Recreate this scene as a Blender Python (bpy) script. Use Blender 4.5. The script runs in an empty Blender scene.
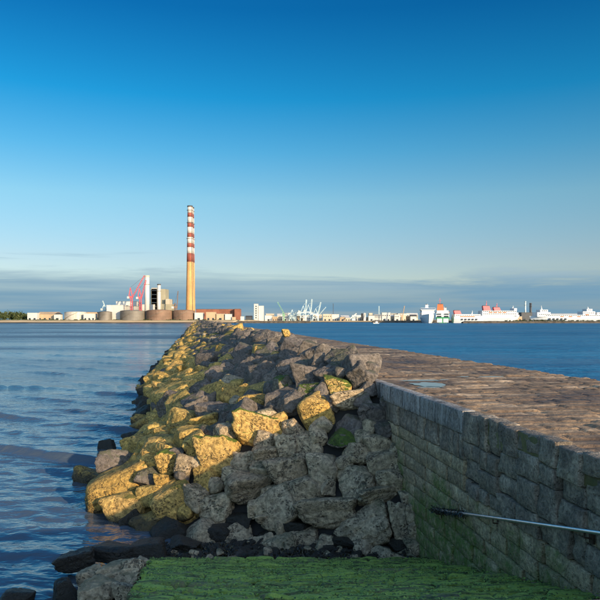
import bpy, math, random
import numpy as np
from mathutils import Vector, Matrix, Euler, noise as mnoise

random.seed(7)
rng = np.random.default_rng(11)
SC = bpy.context.scene
COL = SC.collection
R = math.radians

# ------------------------------------------------------------------ camera
F = 643.0            # focal length in pixels of a 600 px frame
HV = 319.5           # horizon row
EYE = 6.2            # eye above low water
cam_d = bpy.data.cameras.new('camera')
cam = bpy.data.objects.new('camera', cam_d)
COL.objects.link(cam)
cam.location = (0, 0, EYE)
cam.rotation_euler = (R(90), 0, 0)
cam_d.sensor_width = 36
cam_d.lens = 36 * F / 600
cam_d.shift_y = (HV - 300) / 600
cam_d.clip_start = 0.1
cam_d.clip_end = 30000
SC.camera = cam

# ------------------------------------------------------------------ light
SUN_EL = 13.8
SUN_AZ = 141.0       # clockwise from +Y (the view axis): behind the camera, to the right
sd = Vector((math.sin(R(SUN_AZ)) * math.cos(R(SUN_EL)), math.cos(R(SUN_AZ)) * math.cos(R(SUN_EL)), math.sin(R(SUN_EL))))
sun_d = bpy.data.lights.new('sun', 'SUN')
sun_d.energy = 2.45
sun_d.angle = R(0.55)
sun_d.color = (1.0, 0.77, 0.50)
sun = bpy.data.objects.new('sun', sun_d)
COL.objects.link(sun)
sun.rotation_euler = sd.to_track_quat('Z', 'Y').to_euler()
sun.location = sd * 200

SC.view_settings.view_transform = 'Standard'
SC.view_settings.look = 'None'
SC.view_settings.exposure = 1.4
SC.view_settings.gamma = 1.0
SC.view_settings.use_curve_mapping = False


# ------------------------------------------------------------------ node helpers
class NT:
    def __init__(s, nt):
        s.nt = nt

    def n(s, t, **kw):
        nd = s.nt.nodes.new(t)
        for k, v in kw.items():
            setattr(nd, k, v)
        return nd

    def put(s, sock, v):
        if isinstance(v, bpy.types.NodeSocket):
            s.nt.links.new(v, sock)
        elif isinstance(v, (tuple, list)) and len(v) == 3 and sock.type == 'RGBA':
            sock.default_value = (*v, 1)
        elif isinstance(v, (int, float)) and sock.type == 'RGBA':
            sock.default_value = (v, v, v, 1)
        else:
            sock.default_value = v

    def math(s, op, a, b=0.0, c=0.0, clamp=False):
        m = s.n('ShaderNodeMath', operation=op, use_clamp=clamp)
        s.put(m.inputs[0], a); s.put(m.inputs[1], b); s.put(m.inputs[2], c)
        return m.outputs[0]

    def vmath(s, op, a, b):
        m = s.n('ShaderNodeVectorMath', operation=op)
        s.put(m.inputs[0], a); s.put(m.inputs[1], b)
        return m.outputs[0]

    def mix(s, f, a, b, mode='MIX'):
        m = s.n('ShaderNodeMix', data_type='RGBA', blend_type=mode)
        s.put(m.inputs[0], f); s.put(m.inputs[6], a); s.put(m.inputs[7], b)
        return m.outputs[2]

    def ss(s, v, lo, hi, a=0.0, b=1.0):
        m = s.n('ShaderNodeMapRange', interpolation_type='SMOOTHSTEP')
        s.put(m.inputs[0], v); s.put(m.inputs[1], lo); s.put(m.inputs[2], hi)
        s.put(m.inputs[3], a); s.put(m.inputs[4], b)
        return m.outputs[0]

    def noise(s, vec, scale, detail=4.0, rough=0.55, dist=0.0):
        m = s.n('ShaderNodeTexNoise')
        s.put(m.inputs['Vector'], vec)
        m.inputs['Scale'].default_value = scale
        m.inputs['Detail'].default_value = detail
        m.inputs['Roughness'].default_value = rough
        m.inputs['Distortion'].default_value = dist
        return m.outputs[0]

    def voro(s, vec, scale, feature='F1', rnd=1.0):
        m = s.n('ShaderNodeTexVoronoi', feature=feature)
        s.put(m.inputs['Vector'], vec)
        m.inputs['Scale'].default_value = scale
        m.inputs['Randomness'].default_value = rnd
        return m

    def ramp(s, f, stops):
        m = s.n('ShaderNodeValToRGB')
        e = m.color_ramp.elements
        while len(e) < len(stops):
            e.new(0.5)
        for q, (p, c) in zip(e, stops):
            q.position = p
            q.color = (*c, 1) if len(c) == 3 else c
        s.put(m.inputs[0], f)
        return m.outputs[0]

    def bump(s, h, strength, dist, normal=None):
        m = s.n('ShaderNodeBump')
        s.put(m.inputs['Height'], h)
        m.inputs['Strength'].default_value = strength
        m.inputs['Distance'].default_value = dist
        if normal is not None:
            s.put(m.inputs['Normal'], normal)
        return m.outputs[0]

    def scaled(s, vec, sc, rotz=0.0):
        m = s.n('ShaderNodeMapping')
        s.put(m.inputs[0], vec)
        m.inputs['Scale'].default_value = sc
        m.inputs['Rotation'].default_value = (0, 0, rotz)
        return m.outputs[0]


# ------------------------------------------------------------------ sky
world = bpy.data.worlds.new('World')
SC.world = world
world.use_nodes = True
W = NT(world.node_tree)
world.node_tree.nodes.clear()
sky = W.n('ShaderNodeTexSky', sky_type='NISHITA')
sky.sun_disc = False
sky.sun_elevation = R(SUN_EL)
sky.sun_rotation = R(SUN_AZ)
sky.air_density = 1.0
sky.dust_density = 0.4
sky.ozone_density = 2.0
tc = W.n('ShaderNodeTexCoord')
sep = W.n('ShaderNodeSeparateXYZ')
W.put(sep.inputs[0], tc.outputs['Generated'])
zel = sep.outputs[2]
K = 1 / 3.89      # the view side of the sky is darkened as by a polariser
SKY_TINT = [(0.0, (1.05, 1.06, 1.25)), (0.092, (1.05, 1.09, 1.23)), (0.183, (0.93, 1.32, 1.36)), (0.25, (0.46, 1.24, 1.46)),
            (0.323, (0.09, 1.08, 1.49)), (0.433, (0.03, 0.70, 1.22)), (1.0, (0.05, 0.62, 1.1))]
tint = W.ramp(zel, [(p, tuple(x * K for x in c)) for p, c in SKY_TINT])
# the deep polarised blue belongs to the side of the sky away from the sun; towards the sun the sky is left as it is
away = W.n('ShaderNodeVectorMath', operation='DOT_PRODUCT')
W.put(away.inputs[0], tc.outputs['Generated'])
away.inputs[1].default_value = sd
tint = W.mix(W.ss(away.outputs['Value'], -0.26, 0.40), tint, (1.0, 1.0, 1.0))
skyc = W.mix(1.0, sky.outputs[0], tint, 'MULTIPLY')
# a low bank of grey-blue stratus all round the horizon, with a ragged upper edge and a few thin streaks above it
cv = W.scaled(tc.outputs['Generated'], (1.9, 1.9, 22.0))
cn = W.noise(cv, 1.5, 6, 0.58, 0.4)
cv2 = W.scaled(tc.outputs['Generated'], (1.3, 1.3, 34.0))
cn2 = W.noise(cv2, 2.1, 5, 0.5, 0.2)
edge = W.math('ADD', zel, W.math('MULTIPLY', W.math('SUBTRACT', cn, 0.5), -0.10))
bank = W.ss(edge, 0.056, 0.078, 1.0, 0.0)
thick = W.math('MULTIPLY', bank, W.ss(cn2, 0.30, 0.62, 0.72, 0.98))
streak = W.math('MULTIPLY', W.ss(cn2, 0.60, 0.74, 0.0, 0.55),
                W.math('MULTIPLY', W.ss(zel, 0.06, 0.08), W.ss(zel, 0.095, 0.125, 1.0, 0.0)))
cover = W.math('MAXIMUM', thick, streak)
cloud_low = (0.41, 0.83, 1.19)
cloud_top = (0.95, 1.31, 1.53)
cloudc = W.mix(W.math('MULTIPLY', W.ss(zel, 0.02, 0.075), W.ss(cn, 0.35, 0.7, 0.25, 1.0)), cloud_low, cloud_top)
skyc = W.mix(cover, skyc, cloudc)
bg = W.n('ShaderNodeBackground')
W.put(bg.inputs[0], skyc)
bg.inputs[1].default_value = 0.15
wo = W.n('ShaderNodeOutputWorld')
W.nt.links.new(bg.outputs[0], wo.inputs[0])


# ------------------------------------------------------------------ objects and tags
def tag(o, label=None, cat=None, group=None, kind=None):
    for k, v in (('label', label), ('category', cat), ('group', group), ('kind', kind)):
        if v:
            o[k] = v
    return o


def thing(name, label, cat, loc=(0, 0, 0), rotz=0.0, group=None):
    o = bpy.data.objects.new(name, None)
    COL.objects.link(o)
    o.location = loc
    o.rotation_euler = (0, 0, rotz)
    o.empty_display_size = 0.5
    return tag(o, label, cat, group)


def link(name, me, parent=None, loc=(0, 0, 0), rot=(0, 0, 0), scale=(1, 1, 1)):
    o = bpy.data.objects.new(name, me)
    COL.objects.link(o)
    o.parent = parent
    o.location = loc
    o.rotation_euler = rot
    o.scale = scale
    return o


def np_mesh(name, verts, faces, mat, smooth=False, midx=None):
    """verts (n,3) and faces (m,k) arrays of one polygon size"""
    me = bpy.data.meshes.new(name)
    verts = np.asarray(verts, dtype=np.float32)
    faces = np.asarray(faces, dtype=np.int32)
    m, k = faces.shape
    me.vertices.add(len(verts))
    me.vertices.foreach_set('co', verts.ravel())
    me.loops.add(m * k)
    me.loops.foreach_set('vertex_index', faces.ravel())
    me.polygons.add(m)
    me.polygons.foreach_set('loop_start', np.arange(0, m * k, k, dtype=np.int32))
    me.polygons.foreach_set('loop_total', np.full(m, k, dtype=np.int32))
    for mm in (mat if isinstance(mat, (list, tuple)) else [mat]):
        me.materials.append(mm)
    if midx is not None:
        me.polygons.foreach_set('material_index', np.asarray(midx, dtype=np.int32))
    me.polygons.foreach_set('use_smooth', np.full(m, smooth, dtype=bool))
    me.update(calc_edges=True)
    me.validate()
    return me


class MB:
    """collects simple solids; build() links them as one mesh"""
    def __init__(s):
        s.v = []
        s.f = []

    def add(s, vs, fs):
        b = len(s.v)
        s.v += [tuple(v) for v in vs]
        s.f += [tuple(i + b for i in f) for f in fs]
        return s

    def box(s, x0, x1, y0, y1, z0, z1):
        return s.add([(x0, y0, z0), (x1, y0, z0), (x1, y1, z0), (x0, y1, z0), (x0, y0, z1), (x1, y0, z1), (x1, y1, z1), (x0, y1, z1)],
                     [(0, 3, 2, 1), (4, 5, 6, 7), (0, 1, 5, 4), (1, 2, 6, 5), (2, 3, 7, 6), (3, 0, 4, 7)])

    def gable(s, x0, x1, y0, y1, z0, z1, along='x'):
        if along == 'x':
            ym = (y0 + y1) / 2
            vs = [(x0, y0, z0), (x1, y0, z0), (x1, y1, z0), (x0, y1, z0), (x0, ym, z1), (x1, ym, z1)]
        else:
            xm = (x0 + x1) / 2
            vs = [(x1, y0, z0), (x1, y1, z0), (x0, y1, z0), (x0, y0, z0), (xm, y0, z1), (xm, y1, z1)]
        return s.add(vs, [(0, 3, 2, 1), (0, 1, 5, 4), (2, 3, 4, 5), (1, 2, 5), (3, 0, 4)])

    def lathe(s, prof, n=24, c=(0, 0, 0), cap=True):
        vs = []
        fs = []
        for r, z in prof:
            for i in range(n):
                t = 2 * math.pi * i / n
                vs.append((c[0] + r * math.cos(t), c[1] + r * math.sin(t), c[2] + z))
        for j in range(len(prof) - 1):
            for i in range(n):
                k = (i + 1) % n
                fs.append((j * n + i, j * n + k, (j + 1) * n + k, (j + 1) * n + i))
        if cap:
            fs.append(tuple(reversed(range(n))))
            fs.append(tuple(range((len(prof) - 1) * n, len(prof) * n)))
        return s.add(vs, fs)

    def bar(s, p, q, w, w2=None):
        p = Vector(p); q = Vector(q)
        d = (q - p).normalized()
        up = Vector((0, 0, 1)) if abs(d.z) < 0.95 else Vector((0, 1, 0))
        a = d.cross(up).normalized()
        b = d.cross(a)
        w2 = w if w2 is None else w2
        vs = []
        for c, h in ((p, w / 2), (q, w2 / 2)):
            vs += [c + a * h + b * h, c - a * h + b * h, c - a * h - b * h, c + a * h - b * h]
        return s.add(vs, [(0, 1, 2, 3), (7, 6, 5, 4), (0, 4, 5, 1), (1, 5, 6, 2), (2, 6, 7, 3), (3, 7, 4, 0)])

    def tube(s, pts, r, n=10):
        vs = []
        fs = []
        pts = [Vector(p) for p in pts]
        for i, p in enumerate(pts):
            d = (pts[min(i + 1, len(pts) - 1)] - pts[max(i - 1, 0)]).normalized()
            up = Vector((0, 0, 1)) if abs(d.z) < 0.9 else Vector((0, 1, 0))
            a = d.cross(up).normalized()
            b = d.cross(a)
            for k in range(n):
                t = 2 * math.pi * k / n
                vs.append(p + (a * math.cos(t) + b * math.sin(t)) * r)
        for i in range(len(pts) - 1):
            for k in range(n):
                m = (k + 1) % n
                fs.append((i * n + k, (i + 1) * n + k, (i + 1) * n + m, i * n + m))
        fs.append(tuple(range(n)))
        fs.append(tuple(reversed(range((len(pts) - 1) * n, len(pts) * n))))
        return s.add(vs, fs)

    def lattice(s, p, q, w, t, bays):
        """square truss from p to q: four chords and zigzag braces"""
        p = Vector(p); q = Vector(q)
        d = (q - p).normalized()
        up = Vector((0, 0, 1)) if abs(d.z) < 0.95 else Vector((0, 1, 0))
        a = d.cross(up).normalized() * w / 2
        b = d.cross(a).normalized() * w / 2
        cs = [a + b, a - b, -a - b, -a + b]
        for c in cs:
            s.bar(p + c, q + c, t)
        for i in range(bays):
            u = p.lerp(q, i / bays)
            v = p.lerp(q, (i + 1) / bays)
            for k in range(4):
                s.bar(u + cs[k], v + cs[(k + 1) % 4], t * 0.7)
        return s

    def build(s, name, mat, parent=None, smooth=False, loc=(0, 0, 0)):
        me = bpy.data.meshes.new(name)
        me.from_pydata(s.v, [], s.f)
        me.materials.append(mat)
        if smooth:
            for p in me.polygons:
                p.use_smooth = len(p.vertices) == 4
        me.update()
        return link(name, me, parent, loc)


# ------------------------------------------------------------------ frames
AX = math.atan(0.16)                  # the pier runs away to the left of the view axis
CA, SA = math.cos(AX), math.sin(AX)


def LW(lx, ly, z):
    """pier frame (lx across to the right, ly along the pier, z up) to world"""
    return Vector((lx * CA - ly * SA, lx * SA + ly * CA, z))


def WL(X, Y):
    return X * CA + Y * SA, -X * SA + Y * CA


def ray(u, v):
    return (u - 300) / F, (HV - v) / F


def at(u, v, Y):
    a, b = ray(u, v)
    return a * Y, Y, EYE + b * Y


# ------------------------------------------------------------------ materials
def new_mat(name):
    m = bpy.data.materials.new(name)
    m.use_nodes = True
    T = NT(m.node_tree)
    b = m.node_tree.nodes['Principled BSDF']
    return m, T, b


def plain(name, col, rough=0.7, metal=0.0, var=0.18, scale=0.15, streak=0.0, dirt=(0.12, 0.10, 0.08)):
    """painted or weathered surface with blotches and vertical run marks"""
    m, T, b = new_mat(name)
    g = T.n('ShaderNodeNewGeometry')
    P = g.outputs['Position']
    n1 = T.noise(P, scale, 5, 0.6)
    f = T.ss(n1, 0.3, 0.7, 1 - var, 1 + var)
    c = T.mix(1.0, col, f, 'MULTIPLY')
    if streak:
        n2 = T.noise(T.scaled(P, (1, 1, 0.12)), scale * 4, 4, 0.6)
        c = T.mix(T.ss(n2, 0.5, 0.8, 0.0, streak), c, dirt)
    T.put(b.inputs['Base Color'], c)
    b.inputs['Roughness'].default_value = rough
    b.inputs['Metallic'].default_value = metal
    return m


def rock_material(name, ca, cb, moss=0.5, moss_col=(0.075, 0.115, 0.018), wrack=0.55, pit=1.0, wrack_col=(0.10, 0.085, 0.018), wet_z=0.55, moss_t=0.88):
    m, T, b = new_mat(name)
    g = T.n('ShaderNodeNewGeometry')
    oi = T.n('ShaderNodeObjectInfo')
    P = g.outputs['Position']
    rnd = T.math('FRACT', T.math('ADD', oi.outputs['Random'], g.outputs['Random Per Island']))
    sp = T.n('ShaderNodeSeparateXYZ'); T.put(sp.inputs[0], P)
    sn = T.n('ShaderNodeSeparateXYZ'); T.put(sn.inputs[0], g.outputs['Normal'])
    big = T.noise(P, 1.1, 5, 0.6, 0.3)
    fine = T.noise(P, 9.0, 6, 0.65)
    c = T.mix(T.ss(T.math('ADD', big, T.math('MULTIPLY', T.math('SUBTRACT', rnd, 0.5), 0.55)), 0.3, 0.72), ca, cb)
    c = T.mix(1.0, c, T.ss(fine, 0.28, 0.72, 0.45, 1.5), 'MULTIPLY')
    c = T.mix(1.0, c, T.math('ADD', 0.62, T.math('MULTIPLY', rnd, 0.75)), 'MULTIPLY')
    # weathering pits (piddock and solution holes)
    wn3 = T.n('ShaderNodeTexNoise'); T.put(wn3.inputs['Vector'], P); wn3.inputs['Scale'].default_value = 5.0
    PW = T.vmath('ADD', P, T.vmath('MULTIPLY', T.vmath('SUBTRACT', wn3.outputs['Color'], (0.5, 0.5, 0.5)), (0.22, 0.22, 0.22)))
    pv = T.voro(T.scaled(PW, (1, 1, 1.5)), 10.5)
    crack = T.voro(T.vmath('ADD', P, T.vmath('MULTIPLY', T.vmath('SUBTRACT', wn3.outputs['Color'], (0.5, 0.5, 0.5)), (0.5, 0.5, 0.5))), 0.75, 'DISTANCE_TO_EDGE')
    crk = T.math('MULTIPLY', T.ss(crack.outputs['Distance'], 0.0, 0.022, 1.0, 0.0), T.ss(T.noise(P, 1.3, 3, 0.5), 0.48, 0.6))
    pn = T.noise(P, 2.3, 3, 0.5)
    psz = T.math('MULTIPLY', T.ss(pn, 0.36, 0.62, 0.03, 0.46), pit)
    hole = T.ss(pv.outputs['Distance'], T.math('MULTIPLY', psz, 0.55), psz, 1.0, 0.0)
    hole = T.math('MULTIPLY', hole, T.ss(psz, 0.05, 0.12))
    c = T.mix(T.math('MULTIPLY', hole, 0.55), c, (0.03, 0.026, 0.018))
    c = T.mix(T.math('MULTIPLY', crk, 0.40), c, (0.03, 0.026, 0.018))
    # thin brown-olive weed film in patches
    wn = T.noise(P, 2.7, 6, 0.68, 0.5)
    wf = T.math('MULTIPLY', T.ss(wn, 0.50, 0.66), T.math('MULTIPLY', T.ss(sp.outputs[2], 1.6, 3.6, 1.0, 0.25), wrack))
    c = T.mix(wf, c, T.mix(T.ss(fine, 0.3, 0.7), wrack_col, tuple(x * 0.35 for x in wrack_col)))
    # green moss on upper faces
    mn = T.noise(P, 0.9, 5, 0.62, 0.2)
    up = T.math('ADD', sn.outputs[2], T.math('MULTIPLY', T.math('SUBTRACT', mn, 0.5), 3.0))
    up = T.math('ADD', up, T.math('MULTIPLY', T.math('SUBTRACT', fine, 0.5), 0.8))
    up = T.math('ADD', up, T.math('MULTIPLY', T.math('SUBTRACT', rnd, 0.5), 0.5))
    mf = T.math('MULTIPLY', T.ss(up, moss_t, moss_t + 0.2), moss)
    c = T.mix(mf, c, T.mix(T.ss(fine, 0.3, 0.7), moss_col, tuple(x * 0.4 for x in moss_col)))
    # tide mark: black-brown weed just above the water
    tz = T.math('ADD', sp.outputs[2], T.math('MULTIPLY', T.math('SUBTRACT', wn, 0.5), 1.0))
    tide = T.ss(tz, wet_z - 0.35, wet_z, 1.0, 0.0)
    c = T.mix(T.math('MULTIPLY', tide, 0.88), c, T.mix(fine, (0.010, 0.009, 0.006), (0.035, 0.027, 0.014)))
    T.put(b.inputs['Base Color'], c)
    T.put(b.inputs['Roughness'], T.math('SUBTRACT', 0.92, T.math('MULTIPLY', tide, 0.45)))
    h = T.math('SUBTRACT', T.math('ADD', T.math('MULTIPLY', fine, 0.5), T.math('MULTIPLY', wn, 0.5)), T.math('ADD', T.math('MULTIPLY', hole, 0.5), T.math('MULTIPLY', crk, 0.35)))
    h2 = T.noise(P, 34.0, 4, 0.6)
    h = T.math('ADD', h, T.math('MULTIPLY', h2, 0.16))
    T.put(b.inputs['Normal'], T.bump(h, 1.0, 0.16))
    return m


M_TAN = rock_material('rock_tan', (0.66, 0.41, 0.105), (0.50, 0.315, 0.10), 0.75, (0.085, 0.135, 0.014), 0.35, 1.0, wet_z=0.30)
M_OLIVE = rock_material('rock_olive', (0.62, 0.39, 0.10), (0.42, 0.28, 0.08), 0.35, (0.11, 0.13, 0.014), 0.30, 0.9, (0.13, 0.095, 0.014))
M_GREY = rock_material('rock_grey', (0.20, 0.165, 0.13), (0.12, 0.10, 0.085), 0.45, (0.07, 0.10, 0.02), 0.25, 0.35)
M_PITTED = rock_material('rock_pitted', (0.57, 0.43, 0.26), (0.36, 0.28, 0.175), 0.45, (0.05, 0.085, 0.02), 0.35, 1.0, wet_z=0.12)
M_DARK = rock_material('rock_weed_covered', (0.06, 0.05, 0.035), (0.035, 0.03, 0.022), 0.35, (0.05, 0.065, 0.012), 0.9, 0.4, (0.03, 0.024, 0.008), 0.9)
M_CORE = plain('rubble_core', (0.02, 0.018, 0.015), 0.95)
M_TANM = rock_material('rock_tan_mossy', (0.66, 0.42, 0.115), (0.50, 0.32, 0.11), 0.95, (0.10, 0.17, 0.014), 0.35, 1.0, moss_t=0.38)
M_GREYM = rock_material('rock_grey_mossy', (0.27, 0.22, 0.15), (0.16, 0.13, 0.095), 0.95, (0.10, 0.16, 0.014), 0.25, 0.5, moss_t=0.32)
ROCKS = [M_TAN, M_OLIVE, M_GREY, M_PITTED, M_DARK, M_TANM, M_GREYM]


def water_material():
    m, T, b = new_mat('sea_water')
    g = T.n('ShaderNodeNewGeometry')
    P = g.outputs['Position']
    sp = T.n('ShaderNodeSeparateXYZ'); T.put(sp.inputs[0], P)
    lx = T.math('ADD', T.math('MULTIPLY', sp.outputs[0], CA), T.math('MULTIPLY', sp.outputs[1], SA))
    deep = T.ss(lx, 6.0, 16.0)           # silty shallows left of the pier, dredged channel right of it
    c = T.mix(deep, (0.074, 0.098, 0.122), (0.005, 0.115, 0.230))
    T.put(b.inputs['Base Color'], c)
    b.inputs['IOR'].default_value = 1.6
    far = T.ss(sp.outputs[1], 60, 500)
    # wind ripples: short crests lying across the view, patchy in the shallows, everywhere in the channel
    def ripple(scale, ax, rot, det):
        m_ = T.n('ShaderNodeTexNoise')
        T.put(m_.inputs['Vector'], T.scaled(P, (ax, 1.0, 1.0), rot))
        m_.inputs['Scale'].default_value = scale
        m_.inputs['Detail'].default_value = det
        m_.inputs['Roughness'].default_value = 0.6
        return T.vmath('SUBTRACT', m_.outputs['Color'], (0.5, 0.5, 0.5))
    cr = T.scaled(P, (0.55, 1.0, 1.0), R(28))
    r1 = T.noise(cr, 1.6, 3, 0.5, 0.4)
    r2 = T.noise(T.scaled(P, (0.45, 1.0, 1.0), R(-8)), 0.42, 4, 0.55, 0.3)
    r3 = T.noise(cr, 5.5, 2, 0.5)
    gust = T.noise(T.scaled(P, (0.35, 1.0, 1.0)), 0.02, 3, 0.5)
    calm = T.mix(deep, T.ss(gust, 0.40, 0.60, 0.35, 1.0), 1.0)
    h = T.math('ADD', T.math('MULTIPLY', r1, 0.55), T.math('ADD', T.math('MULTIPLY', r2, 1.6), T.math('MULTIPLY', r3, 0.22)))
    amp = T.math('MULTIPLY', calm, T.math('ADD', 0.5, T.math('MULTIPLY', deep, 0.9)))
    h = T.math('MULTIPLY', h, amp)
    bn = T.bump(h, 1.0, 0.55)
    # the same ripples as facet slopes, so that they still count where they are finer than a pixel
    edge = T.math('ADD', sp.outputs[1], T.math('MULTIPLY', T.math('SUBTRACT', T.noise(T.scaled(P, (0.15, 1, 1)), 0.05, 3, 0.5), 0.5), 260.0))
    rough_far = T.ss(edge, 110, 210)
    lam = T.math('ADD', 0.10, T.math('MULTIPLY', T.ss(sp.outputs[1], 20, 60), 0.30))
    lam = T.math('ADD', lam, T.math('MULTIPLY', rough_far, 0.5))
    amp2 = T.mix(deep, lam, T.ss(gust, 0.35, 0.65, 1.6, 2.4))
    sl = T.vmath('ADD', ripple(1.3, 0.4, R(20), 4), T.vmath('MULTIPLY', ripple(0.22, 0.35, R(-5), 3), (0.7, 0.7, 0.7)))
    sl = T.vmath('ADD', sl, T.vmath('MULTIPLY', ripple(0.05, 0.25, 0.0, 6), (0.9, 0.9, 0.9)))
    sl = T.vmath('MULTIPLY', sl, (0.8, 1.0, 0.0))
    T.put(b.inputs['Roughness'], T.mix(deep, T.math('ADD', T.ss(sp.outputs[1], 22, 90, 0.06, 0.17), T.math('MULTIPLY', rough_far, T.ss(T.noise(T.scaled(P, (0.2, 1, 1)), 0.03, 3, 0.5), 0.35, 0.65, 0.05, 0.27))), T.ss(gust, 0.35, 0.65, 0.34, 0.44)))
    nn = T.vmath('NORMALIZE', T.vmath('ADD', bn, T.vmath('MULTIPLY', sl, amp2)), (0, 0, 0))
    T.put(b.inputs['Normal'], nn)
    return m


M_WATER = water_material()


# ------------------------------------------------------------------ water (one sheet out to the horizon)
def fbm(x, y, z=0.0, o=4):
    return mnoise.fractal(Vector((x, y, z)), 1.0, 2.0, o)


def build_water():
    nc = 470
    r = np.concatenate([np.geomspace(7.0, 13.0, 60, endpoint=False), np.geomspace(13.0, 60.0, 260, endpoint=False), np.geomspace(60.0, 9000.0, 340)])
    nr = len(r)
    t = np.radians(np.linspace(-74, 74, nc))
    rr, tt = np.meshgrid(r, t, indexing='ij')
    X = rr * np.sin(tt)
    Y = rr * np.cos(tt)
    lx = X * CA + Y * SA
    z = np.zeros_like(X)
    left = 1 / (1 + np.exp((lx - 2.0) * 0.8))
    fade = np.clip(1.2 - rr / 130.0, 0, 1)
    q = 0.48 * X + 0.88 * Y
    p = 0.88 * X - 0.48 * Y
    g = np.random.default_rng(5)
    # long shoaling crests that roll in towards the camera
    for c, a, p0, w in ((16.8, .05, -24, 9), (20.2, .18, -27, 10), (23.6, .06, -30, 8), (26.9, .17, -34, 15), (30.6, .07, -33, 9),
                        (34.6, .11, -40, 11), (39.3, .17, -49, 18), (44.0, .11, -42, 12), (50.5, .16, -60, 20), (58, .13, -58, 20), (67, .14, -80, 28), (78, .15, -85, 30), (91, .15, -110, 40)):
        wob = sum(g.uniform(.1, .35) * np.sin(p * g.uniform(.15, .6) + g.uniform(0, 6.3)) for _ in range(4))
        d = q - c - wob
        sh = np.where(d < 0, np.exp(-(d / 0.25) ** 2), np.exp(-(d / 0.95) ** 2))
        z += left * 1.3 * a * sh * np.exp(-((p - p0) / (w * 1.5)) ** 4) * (0.8 + 0.4 * np.sin(p * 0.5 + c))
    # small confused chop on top
    for i in range(46):
        L = 0.34 * 1.065 ** i if i < 30 else 0.34 * 1.065 ** (i - 20) * g.uniform(.7, 1.4)
        th = math.atan2(.88, .48) + g.normal(0, .45)
        k = 2 * math.pi / L
        res = np.clip(L / (rr * 0.018) - 0.7, 0, 1)      # only where the sheet is fine enough to carry it
        z += left * res * fade * 0.0052 * L ** 0.7 * np.sin(k * (X * math.cos(th) + Y * math.sin(th)) + g.uniform(0, 6.3))
    verts = np.stack([X, Y, z], -1).reshape(-1, 3)
    i = np.arange((nr - 1) * nc).reshape(nr - 1, nc)[:, :-1].ravel()
    faces = np.stack([i, i + 1, i + nc + 1, i + nc], -1)[:, ::-1]
    o = link('sea_water', np_mesh('sea_water', verts, faces, M_WATER, True))
    tag(o, kind='structure')


build_water()


# ------------------------------------------------------------------ land at the far side of the bay
def land_material():
    m, T, b = new_mat('shore_land')
    g = T.n('ShaderNodeNewGeometry')
    P = g.outputs['Position']
    sp = T.n('ShaderNodeSeparateXYZ'); T.put(sp.inputs[0], P)
    n = T.noise(P, 0.02, 5, 0.6)
    n2 = T.noise(T.scaled(P, (0.25, 1, 1)), 0.12, 4, 0.6)
    sand = T.mix(T.ss(n2, 0.3, 0.7), (0.60, 0.44, 0.25), (0.46, 0.33, 0.18))
    grass = T.mix(T.ss(n2, 0.35, 0.65), (0.13, 0.13, 0.04), (0.36, 0.27, 0.12))
    zz = T.math('ADD', sp.outputs[2], T.math('MULTIPLY', T.math('SUBTRACT', n, 0.5), 4.0))
    c = T.mix(T.ss(zz, 4.2, 5.2), sand, grass)
    c = T.mix(T.ss(T.math('ADD', sp.outputs[2], T.math('MULTIPLY', T.math('SUBTRACT', n2, 0.5), 1.6)), 1.0, 1.9, 1.0, 0.0), c, (0.035, 0.03, 0.022))
    T.put(b.inputs['Base Color'], c)
    b.inputs['Roughness'].default_value = 0.95
    return m


M_LAND = land_material()


def build_land():
    xs = np.concatenate([np.linspace(-5000, -620, 30), np.linspace(-600, 620, 180), np.linspace(640, 6000, 30)])
    dist = [0, 6, 13, 22, 32, 60, 200, 900, 6000]
    hl = [-0.8, 0.7, 2.3, 4.4, 5.4, 5.7, 5.8, 6.0, 6.1]
    hr = [-0.8, 2.6, 3.0, 3.2, 3.3, 3.4, 3.6, 4.5, 5.5]
    vs = []
    for X in xs:
        u = 300 + X / 1.72
        f = 1085.0 + 5 * fbm(X * .02, 3)
        s = min(1, max(0, (X + 108) / 20.0))
        f = f * (1 - s) + 1420 * s
        s2 = min(1, max(0, (X - 250) / 30.0))
        f = f * (1 - s2) + 1270 * s2
        for d, a, b in zip(dist, hl, hr):
            z = a * (1 - s) + b * s
            if d > 3:
                z += 0.5 * fbm(X * .03, d * .1)
            vs.append((X, f + d, z))
    n = len(dist)
    fs = [(i * n + j, (i + 1) * n + j, (i + 1) * n + j + 1, i * n + j + 1) for i in range(len(xs) - 1) for j in range(n - 1)]
    tag(link('shore_land', np_mesh('shore_land', vs, fs, M_LAND, True)), kind='structure')


build_land()

# ------------------------------------------------------------------ the pier
WX = 5.64            # face of the left wall
EX = 13.16           # right edge of the deck
DZ = 4.2             # deck level


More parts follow.
